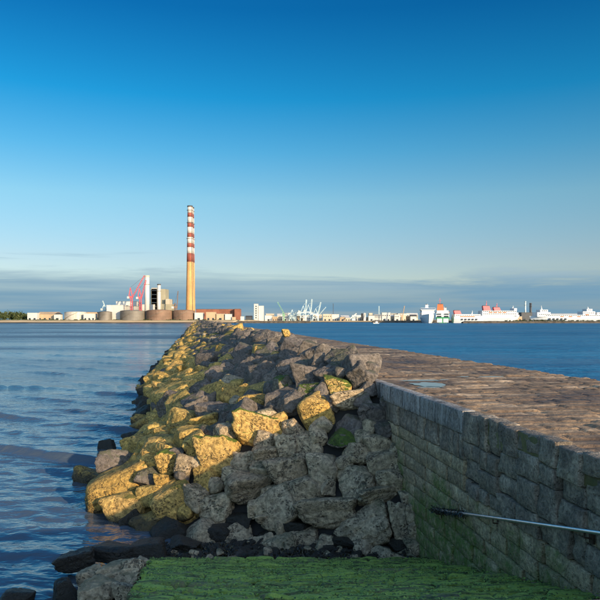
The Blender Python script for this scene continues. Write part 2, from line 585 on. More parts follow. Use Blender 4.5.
def deck_material():
    m, T, b = new_mat('pier_deck_stone')
    tcx = T.n('ShaderNodeTexCoord')
    O = tcx.outputs['Object']
    so = T.n('ShaderNodeSeparateXYZ'); T.put(so.inputs[0], O)
    st = T.noise(T.scaled(O, (0.32, 1.5, 1.0)), 1.1, 6, 0.65, 0.6)
    bl = T.noise(O, 0.35, 5, 0.6, 0.5)
    fine = T.noise(O, 7.0, 5, 0.65)
    c = T.ramp(st, [(0.28, (0.045, 0.030, 0.019)), (0.42, (0.19, 0.118, 0.064)), (0.54, (0.32, 0.205, 0.11)), (0.68, (0.60, 0.43, 0.27))])
    c = T.mix(T.ss(bl, 0.42, 0.68, 0.0, 0.75), c, (0.075, 0.048, 0.030))
    c = T.mix(1.0, c, T.ss(fine, 0.25, 0.75, 0.6, 1.3), 'MULTIPLY')
    gn = T.noise(O, 1.4, 4, 0.6)
    e = T.math('ADD', T.math('ADD', so.outputs[0], 3.76), T.math('MULTIPLY', gn, 1.1))
    c = T.mix(T.ss(e, 0.55, 0.95, 0.75, 0.0), c, (0.085, 0.095, 0.018))
    T.put(b.inputs['Base Color'], c)
    T.put(b.inputs['Roughness'], T.ss(bl, 0.45, 0.7, 0.9, 0.55))
    h = T.math('ADD', T.math('MULTIPLY', fine, 0.8), T.math('MULTIPLY', st, 0.5))
    T.put(b.inputs['Normal'], T.bump(h, 0.9, 0.05))
    return m


def stone_material(name, dry, dark, algae_top, pale=0.0):
    m, T, b = new_mat(name)
    g = T.n('ShaderNodeNewGeometry')
    oi = T.n('ShaderNodeObjectInfo')
    P = g.outputs['Position']
    sp = T.n('ShaderNodeSeparateXYZ'); T.put(sp.inputs[0], P)
    rnd = oi.outputs['Random']
    n1 = T.noise(P, 2.0, 6, 0.65)
    fine = T.noise(P, 14.0, 5, 0.65)
    run = T.noise(T.scaled(P, (1, 1, 0.16)), 5.0, 5, 0.6)
    c = T.mix(T.ss(T.math('ADD', n1, T.math('MULTIPLY', T.math('SUBTRACT', rnd, 0.5), 0.35)), 0.3, 0.7), dry, dark)
    c = T.mix(1.0, c, T.math('ADD', 0.52, T.math('MULTIPLY', rnd, 0.9)), 'MULTIPLY')
    c = T.mix(1.0, c, T.ss(fine, 0.28, 0.72, 0.5, 1.4), 'MULTIPLY')
    if pale:
        c = T.mix(T.ss(run, 0.45, 0.62, 0.0, pale), c, (0.52, 0.48, 0.43))
        c = T.mix(T.ss(T.noise(T.scaled(P, (1, 1, 0.2)), 2.2, 4, 0.6), 0.52, 0.66, 0.0, 0.8), c, (0.03, 0.03, 0.03))
    else:
        c = T.mix(T.ss(run, 0.58, 0.78, 0.0, 0.4), c, (0.04, 0.034, 0.026))
        c = T.mix(T.ss(T.noise(P, 1.6, 5, 0.7), 0.66, 0.74, 0.0, 0.5), c, (0.26, 0.27, 0.26))
    an = T.noise(P, 0.75, 5, 0.62, 0.3)
    zz = T.math('ADD', sp.outputs[2], T.math('MULTIPLY', T.math('SUBTRACT', an, 0.5), 5.0))
    af = T.math('MULTIPLY', T.ss(zz, algae_top - 1.0, algae_top, 1.0, 0.0), T.ss(T.noise(P, 6.0, 5, 0.7), 0.30, 0.62, 0.1, 0.9))
    c = T.mix(af, c, T.mix(fine, (0.06, 0.13, 0.012), (0.16, 0.23, 0.03)))
    T.put(b.inputs['Base Color'], c)
    b.inputs['Roughness'].default_value = 0.8
    pit = T.voro(P, 16.0)
    h = T.math('ADD', T.math('MULTIPLY', fine, 0.5), T.math('ADD', n1, T.math('MULTIPLY', T.ss(pit.outputs['Distance'], 0.05, 0.3), 0.25)))
    T.put(b.inputs['Normal'], T.bump(h, 1.0, 0.10))
    return m


M_DECK = deck_material()
M_BLOCK = stone_material('wall_stone', (0.60, 0.45, 0.26), (0.33, 0.245, 0.14), 2.5)
M_RUBBLE = stone_material('wall_rubble_stone', (0.46, 0.36, 0.25), (0.16, 0.125, 0.09), 1.6)
M_CAP = stone_material('wall_render', (0.42, 0.37, 0.31), (0.25, 0.22, 0.19), -3.0, 0.65)
M_MORTAR = plain('wall_mortar', (0.028, 0.026, 0.022), 0.95, var=0.3, scale=3)


def block_mesh(name, w, d, h, mat, rough=0.012, edge=0.02, n=(6, 4), seed=0):
    """stone with a rough top face (w x d, centred, top at z=0) and sides h deep; edges worn down"""
    nx, ny = n
    us = np.concatenate([[0, edge / w], np.linspace(0, 1, nx + 1)[1:-1], [1 - edge / w, 1]])
    vs_ = np.concatenate([[0, edge / d], np.linspace(0, 1, ny + 1)[1:-1], [1 - edge / d, 1]])
    V = []
    A, B = len(us), len(vs_)
    for i, u in enumerate(us):
        for j, v in enumerate(vs_):
            x = (u - .5) * w
            y = (v - .5) * d
            k = 1.0 if 0 < i < A - 1 and 0 < j < B - 1 else 0.0
            nz = fbm(x * 3.1 + seed * 7.3, y * 3.1, seed * 1.7)
            z = rough * nz * 1.6 - (0 if k else edge * 1.0)
            jx = rough * 0.9 * mnoise.noise(Vector((x * 4, y * 4, seed + 9.1)))
            jy = rough * 0.9 * mnoise.noise(Vector((x * 4, y * 4, seed + 4.4)))
            V.append((x + jx, y + jy, z))
    Fq = [(i * B + j, (i + 1) * B + j, (i + 1) * B + j + 1, i * B + j + 1) for i in range(A - 1) for j in range(B - 1)]
    ring = [i * B for i in range(A)] + [(A - 1) * B + j for j in range(1, B)] + [i * B + B - 1 for i in range(A - 2, -1, -1)] + [j for j in range(B - 2, 0, -1)]
    base = len(V)
    for k in ring:
        V.append((V[k][0], V[k][1], -h))
    m = len(ring)
    for k in range(m):
        Fq.append((ring[k], base + k, base + (k + 1) % m, ring[(k + 1) % m]))
    return np_mesh(name, V, Fq, mat, True)


PR = (9.4, 20.0, 0.0)       # base point of the pier in its own frame
pier = thing('stone_pier', 'long stone pier with brown weathered deck and dark block wall, running to the chimney', 'pier', LW(*PR), AX)


def pl(lx, ly, z):
    return (lx - PR[0], ly - PR[1], z - PR[2])


PUDDLES = [(7.15, 19.2, 0.42, 0.50), (7.7, 20.5, 0.85, 0.16), (10.3, 21.4, 0.42, 0.20), (9.2, 21.6, .32, .13), (6.9, 18.4, .28, .16)]


def build_deck():
    ys = [-9.0]
    while ys[-1] < 1100:
        ys.append(ys[-1] + max(0.055, 0.0055 * max(ys[-1], 0)))
    ys = np.array(ys)
    xs = np.concatenate([[WX + 0.015], np.linspace(WX + 0.02, EX, 116)])
    g = np.random.default_rng(3)
    # irregular paving courses laid across the pier
    cy = [-10.0]
    while cy[-1] < 140:
        cy.append(cy[-1] + g.uniform(.28, .62))
    cy = np.array(cy)
    courses = []
    for _ in cy:
        e = [WX - 1]
        while e[-1] < EX + 1:
            e.append(e[-1] + g.uniform(.4, 1.3))
        courses.append((np.array(e), g.normal(0, .010, len(e)), g.normal(0, .012, len(e)), g.normal(0, .014, len(e))))
    V = np.zeros((len(ys), len(xs), 3))
    for i, y in enumerate(ys):
        wob = 0.10 * math.sin(y * .9) + 0.05 * math.sin(y * 2.3)
        c = int(np.searchsorted(cy, y) - 1)
        for j, x in enumerate(xs):
            z = 0.0
            if y < 130:
                yy = y + 0.05 * mnoise.noise(Vector((x * .8, y * .8, 1.3))) * 2
                c = min(max(int(np.searchsorted(cy, yy) - 1), 0), len(cy) - 2)
                e, hh, tx, ty = courses[c]
                k = min(max(int(np.searchsorted(e, x) - 1), 0), len(e) - 2)
                cx = (e[k] + e[k + 1]) / 2
                z = hh[k] + tx[k] * (x - cx) + ty[k] * (yy - (cy[c] + cy[c + 1]) / 2)
                jd = min(yy - cy[c], cy[c + 1] - yy, x - e[k], e[k + 1] - x)
                if y < 60:
                    z -= 0.045 * max(0, 1 - jd / 0.06)
                z += 0.011 * fbm(x * 3.2, y * 4.2, 2.0)
            z += 0.03 * mnoise.noise(Vector((x * .35, y * .2, 8.0)))
            for (px, py, rx, ry) in PUDDLES:
                q = ((x - px) / rx) ** 2 + ((y - py) / ry) ** 2
                if q < 3:
                    t = max(0, 1 - q / 3)
                    z = z * (1 - t) - 0.055 * t
            if x > EX - 0.3 and y < 300:
                z -= 0.10 * max(0, mnoise.noise(Vector((x, y * 1.1, 5.0)))) + (0.25 if x > EX - 0.01 else 0)
            V[i, j] = pl(x, y, DZ + (z if j else -0.45))
    n = len(xs)
    i = np.arange((len(ys) - 1) * n).reshape(len(ys) - 1, n)[:, :-1].ravel()
    fs = np.stack([i, i + 1, i + n + 1, i + n], -1)
    link('deck', np_mesh('deck', V.reshape(-1, 3), fs, M_DECK, True), pier)


build_deck()
M_PUD, T_, b_ = new_mat('puddle_water')
b_.inputs['Base Color'].default_value = (0.03, 0.022, 0.015, 1)
b_.inputs['Roughness'].default_value = 0.02
b_.inputs['IOR'].default_value = 1.333
for k, (px, py, rx, ry) in enumerate(PUDDLES):
    vs = [pl(px, py, DZ - 0.024)]
    for i in range(28):
        t = 2 * math.pi * i / 28
        s = 1.30 + 0.75 * mnoise.noise(Vector((math.cos(t) * 1.5 + k * 5, math.sin(t) * 1.5, 3)))
        vs.append(pl(px + rx * s * math.cos(t), py + ry * s * math.sin(t), DZ - 0.024))
    link('puddle', np_mesh('puddle', vs, [(0, i + 1, (i + 1) % 28 + 1) for i in range(28)], M_PUD, True), pier)

# hearting behind the facing stones, and the right-hand face
mb = MB()
a = pl(WX + 0.09, -9, -3); b = pl(EX - 0.02, 1100, DZ - 0.18)
mb.box(a[0], b[0], a[1], b[1], a[2], b[2])
mb.build('hearting', M_MORTAR, pier)


def face_block(y0, y1, z0, z1, mat, proud=0.0, rough=0.012, edge=0.02, seed=0, tilt=0.0, name='stone_block'):
    w = (y1 - y0); h = (z1 - z0)
    n = (max(3, min(8, int(w / 0.13))), max(2, min(5, int(h / 0.12))))
    me = block_mesh(name, h, w, 0.3, mat, rough, edge, (n[1], n[0]), seed)
    # block top (+z) turned to face -lx: local x -> z up, local y -> along the wall
    o = link(name, me, pier, pl(WX - proud, (y0 + y1) / 2, (z0 + z1) / 2))
    o.rotation_euler = Matrix(((0, 0, -1), (0, -1, 0), (-1, 0, 0))).to_euler()
    o.rotation_euler.rotate_axis('Z', tilt)
    return o


def slip_y(Y):
    """slip surface: falls away along the view axis"""
    return 0.22 + 0.30 * (16.1 - Y)


def slip_z(ly):
    return slip_y(WX * SA + ly * CA)


g = random.Random(21)
# regular ashlar courses
J = 0.013
BREAK = 13.0     # right of here (nearer the camera) the upper part was rebuilt in rubble
zt = DZ - 0.46 - 0.56
courses = [(DZ - 0.46 - 0.56, DZ - 0.46)]
z = zt
while z > -0.5:
    h = g.uniform(0.29, 0.39)
    courses.append((z - h, z))
    z -= h
seed = 0
for ci, (z0, z1) in enumerate(courses):
    y = 6.6 + g.uniform(0, .5)
    while y < 21.8:
        L = g.uniform(.26, .5) if ci == 0 else g.uniform(.40, .95)
        y2 = y + L
        if ci <= 2 and y < BREAK < y2:
            if y2 - BREAK < 0.2:
                y2 += 0.25
            y = BREAK + 0.004
        seed += 1
        if z1 > slip_z(y2) - 0.15 and not (ci <= 2 and y < BREAK):
            mat = M_RUBBLE if ci == 0 else M_BLOCK
            face_block(y + J * 1.5, y2 - J * 1.5, z0 + J, z1 - J, mat, g.uniform(-.02, .03), 0.02 if ci else 0.028, 0.012, seed)
        y = y2
# smooth rendered cap on the left half of the wall head
y = BREAK + 0.05
while y < 21.0:
    y2 = min(y + g.uniform(2.2, 3.0), 21.6)
    seed += 1
    face_block(y + .004, y2 - .004, DZ - 0.46, DZ + 0.035, M_CAP, 0.035, 0.012, 0.015, seed, name='cap_slab')
    y = y2
# rough rubble head on the right half: uneven big stones
zb = courses[2][0]
y = BREAK - 0.02
while y > 6.0:
    L = g.uniform(.42, .95)
    zs = [zb]
    while zs[-1] < DZ - 0.05:
        zs.append(zs[-1] + g.uniform(.30, .58))
    top = DZ + g.uniform(.03, .10)
    zs[-1] = top
    if len(zs) > 2 and zs[-1] - zs[-2] < 0.2:
        zs.pop(-2)
    for q in range(len(zs) - 1):
        seed += 1
        off = g.uniform(-.05, .05) if q else 0
        if g.random() < 0.3 and L > 0.6:
            mid = y - L * g.uniform(.35, .65)
            face_block(mid + .02, y - .018 + off, zs[q] + .016, zs[q + 1] - .016, M_RUBBLE, g.uniform(-.03, .06), .034, .014, seed, g.uniform(-.03, .03))
            face_block(y - L + .018, mid - .02, zs[q] + .016, zs[q + 1] - .016 - g.uniform(0, .05), M_RUBBLE, g.uniform(-.03, .06), .034, .014, seed + 500, g.uniform(-.03, .03))
        else:
            face_block(y - L + .018 + off, y - .018, zs[q] + .016, zs[q + 1] - .016, M_RUBBLE, g.uniform(-.03, .06), .034, .014, seed, g.uniform(-.03, .03))
    y -= L

# ------------------------------------------------------------------ slipway
SL, SR = -1.05, WX - 0.03
SLOPE = math.atan(0.30)


def slip_material():
    m, T, b = new_mat('slip_algae_stone')
    gg = T.n('ShaderNodeNewGeometry')
    oi = T.n('ShaderNodeObjectInfo')
    P = gg.outputs['Position']
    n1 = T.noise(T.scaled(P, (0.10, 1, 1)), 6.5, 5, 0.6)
    n2 = T.noise(P, 11.0, 6, 0.7)
    big = T.noise(P, 0.8, 4, 0.6)
    c = T.mix(T.ss(n1, 0.38, 0.54), (0.045, 0.065, 0.014), (0.34, 0.48, 0.07))  # dark bands along the rows: weed growth, plus groove shade put into the colour
    c = T.mix(T.ss(n2, 0.4, 0.75, 0.0, 0.6), c, (0.46, 0.56, 0.14))
    bare = T.math('MULTIPLY', T.ss(T.math('ADD', big, T.math('MULTIPLY', T.math('SUBTRACT', oi.outputs['Random'], 0.5), 0.25)), 0.54, 0.68), T.ss(n2, 0.35, 0.6))
    c = T.mix(T.math('MULTIPLY', bare, 0.8), c, (0.13, 0.11, 0.075))
    c = T.mix(T.ss(n2, 0.30, 0.42, 0.8, 0.0), c, (0.012, 0.018, 0.006))
    T.put(b.inputs['Base Color'], c)
    b.inputs['Roughness'].default_value = 0.75
    T.put(b.inputs['Normal'], T.bump(T.math('ADD', n2, n1), 1.0, 0.07))
    return m


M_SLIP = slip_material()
SRt = (0.6, 12.0, 0.0)
slip = thing('slipway', 'green algae-covered stone slipway sloping down to the water below the pier wall', 'slipway', SRt)


def slip_x(Y):
    """left and right edge of the slip at Y"""
    return -2.25 - 0.195 * (Y - 8.4), (SR - Y * SA) / CA


mb = MB()
vs = []
for k in (0, 1):
    for Y, z in ((2.95, -2), (2.95, slip_y(2.95) - 0.12), (16.0, slip_y(16.0) - 0.12), (16.0, -2)):
        vs.append((slip_x(Y)[k] + (0.05, 0.02)[k] - SRt[0], Y - SRt[1], z))
mb.add(vs, [(0, 1, 2, 3), (7, 6, 5, 4), (0, 4, 5, 1), (1, 5, 6, 2), (2, 6, 7, 3), (3, 7, 4, 0)])
mb.build('ramp_bed', M_MORTAR, slip)
pool = []
PITCH = 0.42
for k in range(24):
    w = 0.50 + 0.03 * k
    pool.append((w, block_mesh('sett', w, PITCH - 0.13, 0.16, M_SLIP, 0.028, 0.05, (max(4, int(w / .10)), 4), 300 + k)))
Y = 16.1
while Y > 6.6:
    yc = Y - PITCH / 2
    xl, xr = slip_x(yc)
    x = xl + g.uniform(-.09, .09)
    row = g.uniform(-.02, .02)
    tilt = g.uniform(-.07, -.02)
    while x < xr - 0.06:
        w, me = g.choice(pool)
        sx = 1.0
        if x + w > xr - 0.35:
            sx = max((xr - x) / w, 0.12)
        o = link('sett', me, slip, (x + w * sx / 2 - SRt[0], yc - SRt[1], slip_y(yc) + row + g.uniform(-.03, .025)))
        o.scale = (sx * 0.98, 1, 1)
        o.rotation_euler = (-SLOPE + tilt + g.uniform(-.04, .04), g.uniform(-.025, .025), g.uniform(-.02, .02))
        x += w * sx
    Y -= PITCH
# filmy weed hanging over the treads: thousands of small blades
M_WEED, T_, b_ = new_mat('green_weed')
gi = T_.n('ShaderNodeNewGeometry')
T_.put(b_.inputs['Base Color'], T_.ramp(gi.outputs['Random Per Island'], [(0, (0.03, 0.06, 0.012)), (0.6, (0.17, 0.28, 0.04)), (1, (0.28, 0.38, 0.07))]))
b_.inputs['Roughness'].default_value = 0.6
gr = np.random.default_rng(8)
N = 16000
Yw = gr.uniform(6.8, 16.15, N)
xl = -2.25 - 0.195 * (Yw - 8.4)
xr = (SR - Yw * SA) / CA
Xw = xl + (xr - xl) * gr.uniform(0, 1, N)
keep = np.array([mnoise.noise(Vector((a * .9, b * 1.6, 4.0))) + 0.25 * gr.normal() > 0.0 for a, b in zip(Xw, Yw)])
Xw, Yw = Xw[keep], Yw[keep]
# the blades hang from the lower lip of each course
k = np.round((16.1 - Yw) / PITCH)
Yw = 16.1 - k * PITCH + gr.uniform(-.10, .02, len(k))
N = len(Xw)
zz = 0.22 + 0.30 * (16.1 - Yw) + 0.010
ang = gr.normal(math.pi / 2, .7, N)
ln = gr.uniform(.03, .11, N)
wd = gr.uniform(.006, .016, N)
dx, dy = np.cos(ang), np.sin(ang)
base = np.stack([Xw - SRt[0], Yw - SRt[1], zz], -1)
tip = base + np.stack([dx * ln, dy * ln, -0.35 * dy * ln + gr.uniform(-.02, .02, N)], -1)
side = np.stack([-dy * wd, dx * wd, 0 * wd], -1)
mid = (base + tip) / 2 + np.stack([0 * wd, 0 * wd, gr.uniform(.005, .02, N)], -1)
V = np.stack([base - side, base + side, mid + side, tip, mid - side], 1).reshape(-1, 3)
k = np.arange(N)[:, None] * 5
fc = np.concatenate([k + np.array([[0, 1, 2]]), k + np.array([[0, 2, 4]]), k + np.array([[4, 2, 3]])])
tag(link('weed', np_mesh('weed', V, fc, M_WEED), slip), kind='stuff')

# the landing under the camera, unseen; raised and widened to shade the slip
mb = MB()
mb.box(-7, EX - 0.05, -8.9, 2.9, -2, DZ + 0.62)
lo = mb.build('shade_landing', M_DECK)
lo.rotation_euler = (0, 0, AX)
tag(lo, kind='structure')

# ------------------------------------------------------------------ handrail on the wall
M_GALV = plain('galvanised_steel', (0.62, 0.66, 0.70), 0.32, 0.9, 0.12, 6.0, 0.25, (0.25, 0.2, 0.15))
M_RUST = plain('rusty_steel', (0.07, 0.04, 0.022), 0.85, 0.2, 0.4, 12.0)
RX = WX - 0.13


def rail_z(ly):
    return 1.82 + (14.08 - ly) * 0.2395


HR = (RX, 12.0, rail_z(12.0))
rail = thing('handrail', 'grey galvanised pipe handrail fixed along the wall above the slipway', 'handrail', LW(*HR), AX)
pts = [(0, ly - HR[1], rail_z(ly) - HR[2]) for ly in (14.5, 13.8, 13, 12, 11, 10, 9, 8, 7, 6.2)]
MB().tube(pts, 0.030, 12).build('pipe', M_GALV, rail, True)
for ly in (14.3, 11.4, 8.5):
    mb = MB()
    zr = rail_z(ly) - HR[2]
    mb.tube([(0.0, ly - HR[1], zr - 0.02), (0.0, ly - HR[1], zr - 0.10), (0.14, ly - HR[1], zr - 0.12)], 0.015, 8)
    mb.box(0.10, 0.135, ly - HR[1] - .05, ly - HR[1] + .05, zr - .19, zr - .05)
    mb.build('bracket', M_RUST, rail)

# ------------------------------------------------------------------ boulders
def ico(sub):
    t = (1 + 5 ** .5) / 2
    v = [(-1, t, 0), (1, t, 0), (-1, -t, 0), (1, -t, 0), (0, -1, t), (0, 1, t), (0, -1, -t), (0, 1, -t), (t, 0, -1), (t, 0, 1), (-t, 0, -1), (-t, 0, 1)]
    f = [(0, 11, 5), (0, 5, 1), (0, 1, 7), (0, 7, 10), (0, 10, 11), (1, 5, 9), (5, 11, 4), (11, 10, 2), (10, 7, 6), (7, 1, 8),
         (3, 9, 4), (3, 4, 2), (3, 2, 6), (3, 6, 8), (3, 8, 9), (4, 9, 5), (2, 4, 11), (6, 2, 10), (8, 6, 7), (9, 8, 1)]
    v = [Vector(p).normalized() for p in v]
    for _ in range(sub):
        cache = {}
        nf = []

        def mid(a, b):
            k = (min(a, b), max(a, b))
            if k not in cache:
                v.append((v[a] + v[b]).normalized())
                cache[k] = len(v) - 1
            return cache[k]
        for a, b, c in f:
            x, y, z = mid(a, b), mid(b, c), mid(c, a)
            nf += [(a, x, z), (b, y, x), (c, z, y), (x, y, z)]
        f = nf
    return np.array([tuple(p) for p in v]), np.array(f)


ICO = {k: ico(k) for k in (1, 2, 4)}


def boulder_verts(seed, sub, rough=1.0, faces=10, sharp=16, jit=.30, lo=.72):
    """quarried block: a random polyhedron with worn edges and a broken surface, about 2 units across"""
    g = np.random.default_rng(seed)
    d, f = ICO[sub]
    nrm = g.normal(size=(faces, 3))
    nrm[:6] = np.array([(1, 0, 0), (-1, 0, 0), (0, 1, 0), (0, -1, 0), (0, 0, 1), (0, 0, -1)]) + g.normal(0, jit, (6, 3))
    nrm /= np.linalg.norm(nrm, axis=1)[:, None]
    h = g.uniform(lo, 1.0, faces)
    h[6:] = g.uniform(lo + .10, 1.04, faces - 6)
    dots = np.clip(d @ nrm.T, 0, None) / h
    r = (dots ** sharp).sum(1) ** (-1 / sharp)
    p = d * r[:, None]
    if sub >= 4:
        out = np.zeros(len(p))
        for i, q in enumerate(p):
            v = Vector(q)
            o = Vector((seed * 3.1, seed * 1.7, 0))
            out[i] = 0.060 * mnoise.fractal(v * 1.5 + o, 1.0, 2.0, 3) + 0.030 * mnoise.fractal(v * 5 + o, 0.8, 2.0, 3) - 0.05 * max(0, mnoise.noise(v * 3.3 + o) - 0.25)
        p = p * (1 + rough * out)[:, None]
    else:
        p = p * (1 + g.normal(0, .035, len(p)))[:, None]
    ext = p.max(0) - p.min(0)
    p = (p - (p.max(0) + p.min(0)) / 2) / ext * 2
    return p, f


NB = 16
# the first half are worn and blocky, the second half freshly broken and sharp
B_HI = [boulder_verts(100 + i, 4, 1.0 + .4 * (i % 3), 9 + i % 5, (9 + 2 * (i % 3)) if i < 8 else (18 + 5 * (i % 4)), .17 if i < 8 else .30, .84 if i < 8 else .72) for i in range(NB)]
B_LO = [boulder_verts(300 + i, 2, 1.0, 10, 14) for i in range(10)]
B_XLO = [boulder_verts(400 + i, 1, 1.0, 9, 14) for i in range(6)]
MESHES = {}


def hi_mesh(i, mi):
    if (i, mi) not in MESHES:
        MESHES[(i, mi)] = np_mesh('boulder', B_HI[i][0], B_HI[i][1], ROCKS[mi], True)
    return MESHES[(i, mi)]


TAN, OLI, GRE, PIT, DRK, TNM, GRM = range(7)


def interp(x, xs, ys):
    return float(np.interp(x, xs, ys))


def toe_y(lx):
    return interp(lx, [-3.7, -2.8, -0.5, 2, 3.2, 4.5, 5.7], [22.6, 21.2, 19.0, 17.9, 17.3, 16.4, 15.7])


def pile_z(lx, ly):
    """surface of the rock pile against the pier"""
    s = interp(ly, [24, 28, 31, 38, 62], [0.70, 0.90, 1.5, 1.2, -0.25])
    zs = interp(lx, [-5.2 + s, -4.2 + s, -3.0 + s * .8, -0.5, 2.0, 3.6, 4.9, 5.6, 6.2, 6.6], [-.9, 0.0, 0.95, 2.0, 3.0, 3.7, 4.55, 4.7, 4.3, 4.0])
    ty = toe_y(lx)
    k = interp(lx, [-4, 0, 3, 5.5], [0.75, 0.95, 1.08, 1.07])
    ze = 0.05 + k * (ly - ty)
    return min(zs, ze)


def hit(u, v):
    a, b = ray(u, v)
    Y = 10.0
    while Y < 400:
        lx, ly = WL(a * Y, Y)
        if lx < 6.8 and EYE + b * Y <= pile_z(lx, ly):
            return Y
        Y += 0.05
    return 25.0


BR = (1.0, 60.0, 0.0)
bw = thing('rock_breakwater', 'long bank of tumbled boulders piled against the left side of the pier', 'breakwater', LW(*BR), AX)
placed = []           # lx, ly, radius


def add_boulder(lx, ly, z, sx, sy, sz, mi, rot, idx, label=None):
    o = link('boulder', hi_mesh(idx % NB, mi), bw, (lx - BR[0], ly - BR[1], z - BR[2]), rot, (sx, sy, sz))
    if label:
        o['label'] = label
    return o


# boulders one can tell apart at the near end: pixel, width, height, kind, roll
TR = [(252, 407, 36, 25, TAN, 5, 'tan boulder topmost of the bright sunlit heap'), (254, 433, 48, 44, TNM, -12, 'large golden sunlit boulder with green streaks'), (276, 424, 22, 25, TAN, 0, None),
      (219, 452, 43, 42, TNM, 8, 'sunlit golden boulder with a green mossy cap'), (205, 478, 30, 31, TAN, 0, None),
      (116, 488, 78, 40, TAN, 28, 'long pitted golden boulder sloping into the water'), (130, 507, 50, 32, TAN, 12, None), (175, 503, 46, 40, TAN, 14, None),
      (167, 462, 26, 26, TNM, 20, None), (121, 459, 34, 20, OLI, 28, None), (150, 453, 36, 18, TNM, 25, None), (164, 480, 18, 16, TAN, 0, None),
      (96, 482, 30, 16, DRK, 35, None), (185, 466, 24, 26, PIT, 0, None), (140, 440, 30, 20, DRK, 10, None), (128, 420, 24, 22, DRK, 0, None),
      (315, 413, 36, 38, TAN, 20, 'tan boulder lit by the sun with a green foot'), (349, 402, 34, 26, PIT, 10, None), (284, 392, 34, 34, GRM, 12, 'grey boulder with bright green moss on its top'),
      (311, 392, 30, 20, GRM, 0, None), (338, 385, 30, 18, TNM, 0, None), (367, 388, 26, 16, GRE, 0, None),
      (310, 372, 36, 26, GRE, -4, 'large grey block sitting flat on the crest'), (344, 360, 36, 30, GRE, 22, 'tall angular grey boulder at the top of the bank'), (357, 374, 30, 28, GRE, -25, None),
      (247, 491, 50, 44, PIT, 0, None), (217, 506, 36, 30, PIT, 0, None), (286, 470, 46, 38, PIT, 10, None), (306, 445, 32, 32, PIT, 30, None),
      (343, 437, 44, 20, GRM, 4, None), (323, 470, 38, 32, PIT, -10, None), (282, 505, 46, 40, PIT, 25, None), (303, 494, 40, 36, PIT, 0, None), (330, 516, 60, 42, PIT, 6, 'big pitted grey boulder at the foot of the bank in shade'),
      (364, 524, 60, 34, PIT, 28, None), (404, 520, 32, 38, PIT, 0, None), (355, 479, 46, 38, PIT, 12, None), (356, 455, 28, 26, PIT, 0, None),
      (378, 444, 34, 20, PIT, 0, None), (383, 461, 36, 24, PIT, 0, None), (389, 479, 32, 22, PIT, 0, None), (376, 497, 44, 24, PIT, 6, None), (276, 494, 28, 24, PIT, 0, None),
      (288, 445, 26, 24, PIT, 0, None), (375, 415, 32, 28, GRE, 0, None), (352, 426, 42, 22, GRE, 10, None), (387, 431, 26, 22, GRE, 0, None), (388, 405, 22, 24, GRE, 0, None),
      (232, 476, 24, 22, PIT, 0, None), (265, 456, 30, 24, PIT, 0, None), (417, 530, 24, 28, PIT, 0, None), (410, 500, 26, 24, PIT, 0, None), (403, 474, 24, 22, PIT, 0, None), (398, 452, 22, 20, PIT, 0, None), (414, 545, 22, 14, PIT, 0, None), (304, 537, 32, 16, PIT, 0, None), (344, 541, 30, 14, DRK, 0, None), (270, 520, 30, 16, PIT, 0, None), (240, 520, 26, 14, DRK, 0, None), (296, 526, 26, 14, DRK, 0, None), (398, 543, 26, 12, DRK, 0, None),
      (277, 357, 17, 13, TAN, 0, None), (286, 333, 9, 8, TAN, 0, 'pale boulder standing up on the crest'),
      (196, 444, 26, 22, OLI, 20, None), (180, 432, 24, 18, OLI, 20, None), (205, 425, 28, 22, OLI, 15, None), (228, 418, 26, 22, GRE, 0, None)]
gb = random.Random(4)
for k, (u, v, w, h, mi, roll, lab) in enumerate(TR):
    Y = hit(u, v + h * 0.15)
    X, _, Z = at(u, v, Y)
    m = Y / F
    sx, sz = w * m / 2 * 1.04, h * m / 2 * 1.05
    sy = (sx + sz) / 2 * gb.uniform(.95, 1.2)
    X, _, Z = at(u, v, Y + sy * 0.45)
    lx, ly = WL(X, Y + sy * 0.45)
    add_boulder(lx, ly, Z, sx, sy, sz, mi, (gb.uniform(-.15, .15), -R(roll), gb.uniform(-.35, .35) - AX), (8 + k * 5 % 8) if mi in (GRE, GRM) else k * 5 % 8, lab)
    placed.append((lx, ly, Z, (sx + sy) / 2 * 0.80))

# the rest of the bank: dart throwing, dense enough that the stones lean on each other
cand = []
gq = np.random.default_rng(17)
cells = {}


def near(lx, ly, z, r):
    ci, cj = int(lx // 1.6), int(ly // 1.6)
    for i in range(ci - 1, ci + 2):
        for j in range(cj - 1, cj + 2):
            for (a, b, c, q) in cells.get((i, j), ()):
                if (a - lx) ** 2 + (b - ly) ** 2 + (c - z) ** 2 < ((q + r) * (0.78 if ly < 22 else 0.86)) ** 2:
                    return True
    return False


for p in placed:
    cells.setdefault((int(p[0] // 1.6), int(p[1] // 1.6)), []).append(p)


def throw(y0, y1, n, r0, r1, out):
    for _ in range(n):
        ly = gq.uniform(y0, y1)
        lx = gq.uniform(-5.0 - min(ly, 300) * .006, 6.25)
        z = pile_z(lx, ly)
        if z < (-0.05 if ly < 48 else -0.45):
            continue
        r = gq.uniform(r0, r1)
        if lx + r * 1.1 > 6.0:
            continue
        if near(lx, ly, z, r):
            continue
        if ly > 22:
            z += gq.uniform(-.30, .26)
        cells.setdefault((int(lx // 1.6), int(ly // 1.6)), []).append((lx, ly, z, r))
        out.append((lx, ly, z, r))


rest = []
throw(15.6, 30, 1700, .55, .80, rest)
throw(15.6, 30, 3000, .35, .50, rest)
throw(15.6, 26, 4000, .20, .30, rest)
throw(30, 75, 5000, .55, .80, rest)
throw(30, 75, 7000, .38, .55, rest)
throw(75, 320, 22000, .55, .85, rest)
throw(320, 1085, 16000, .8, 1.3, rest)


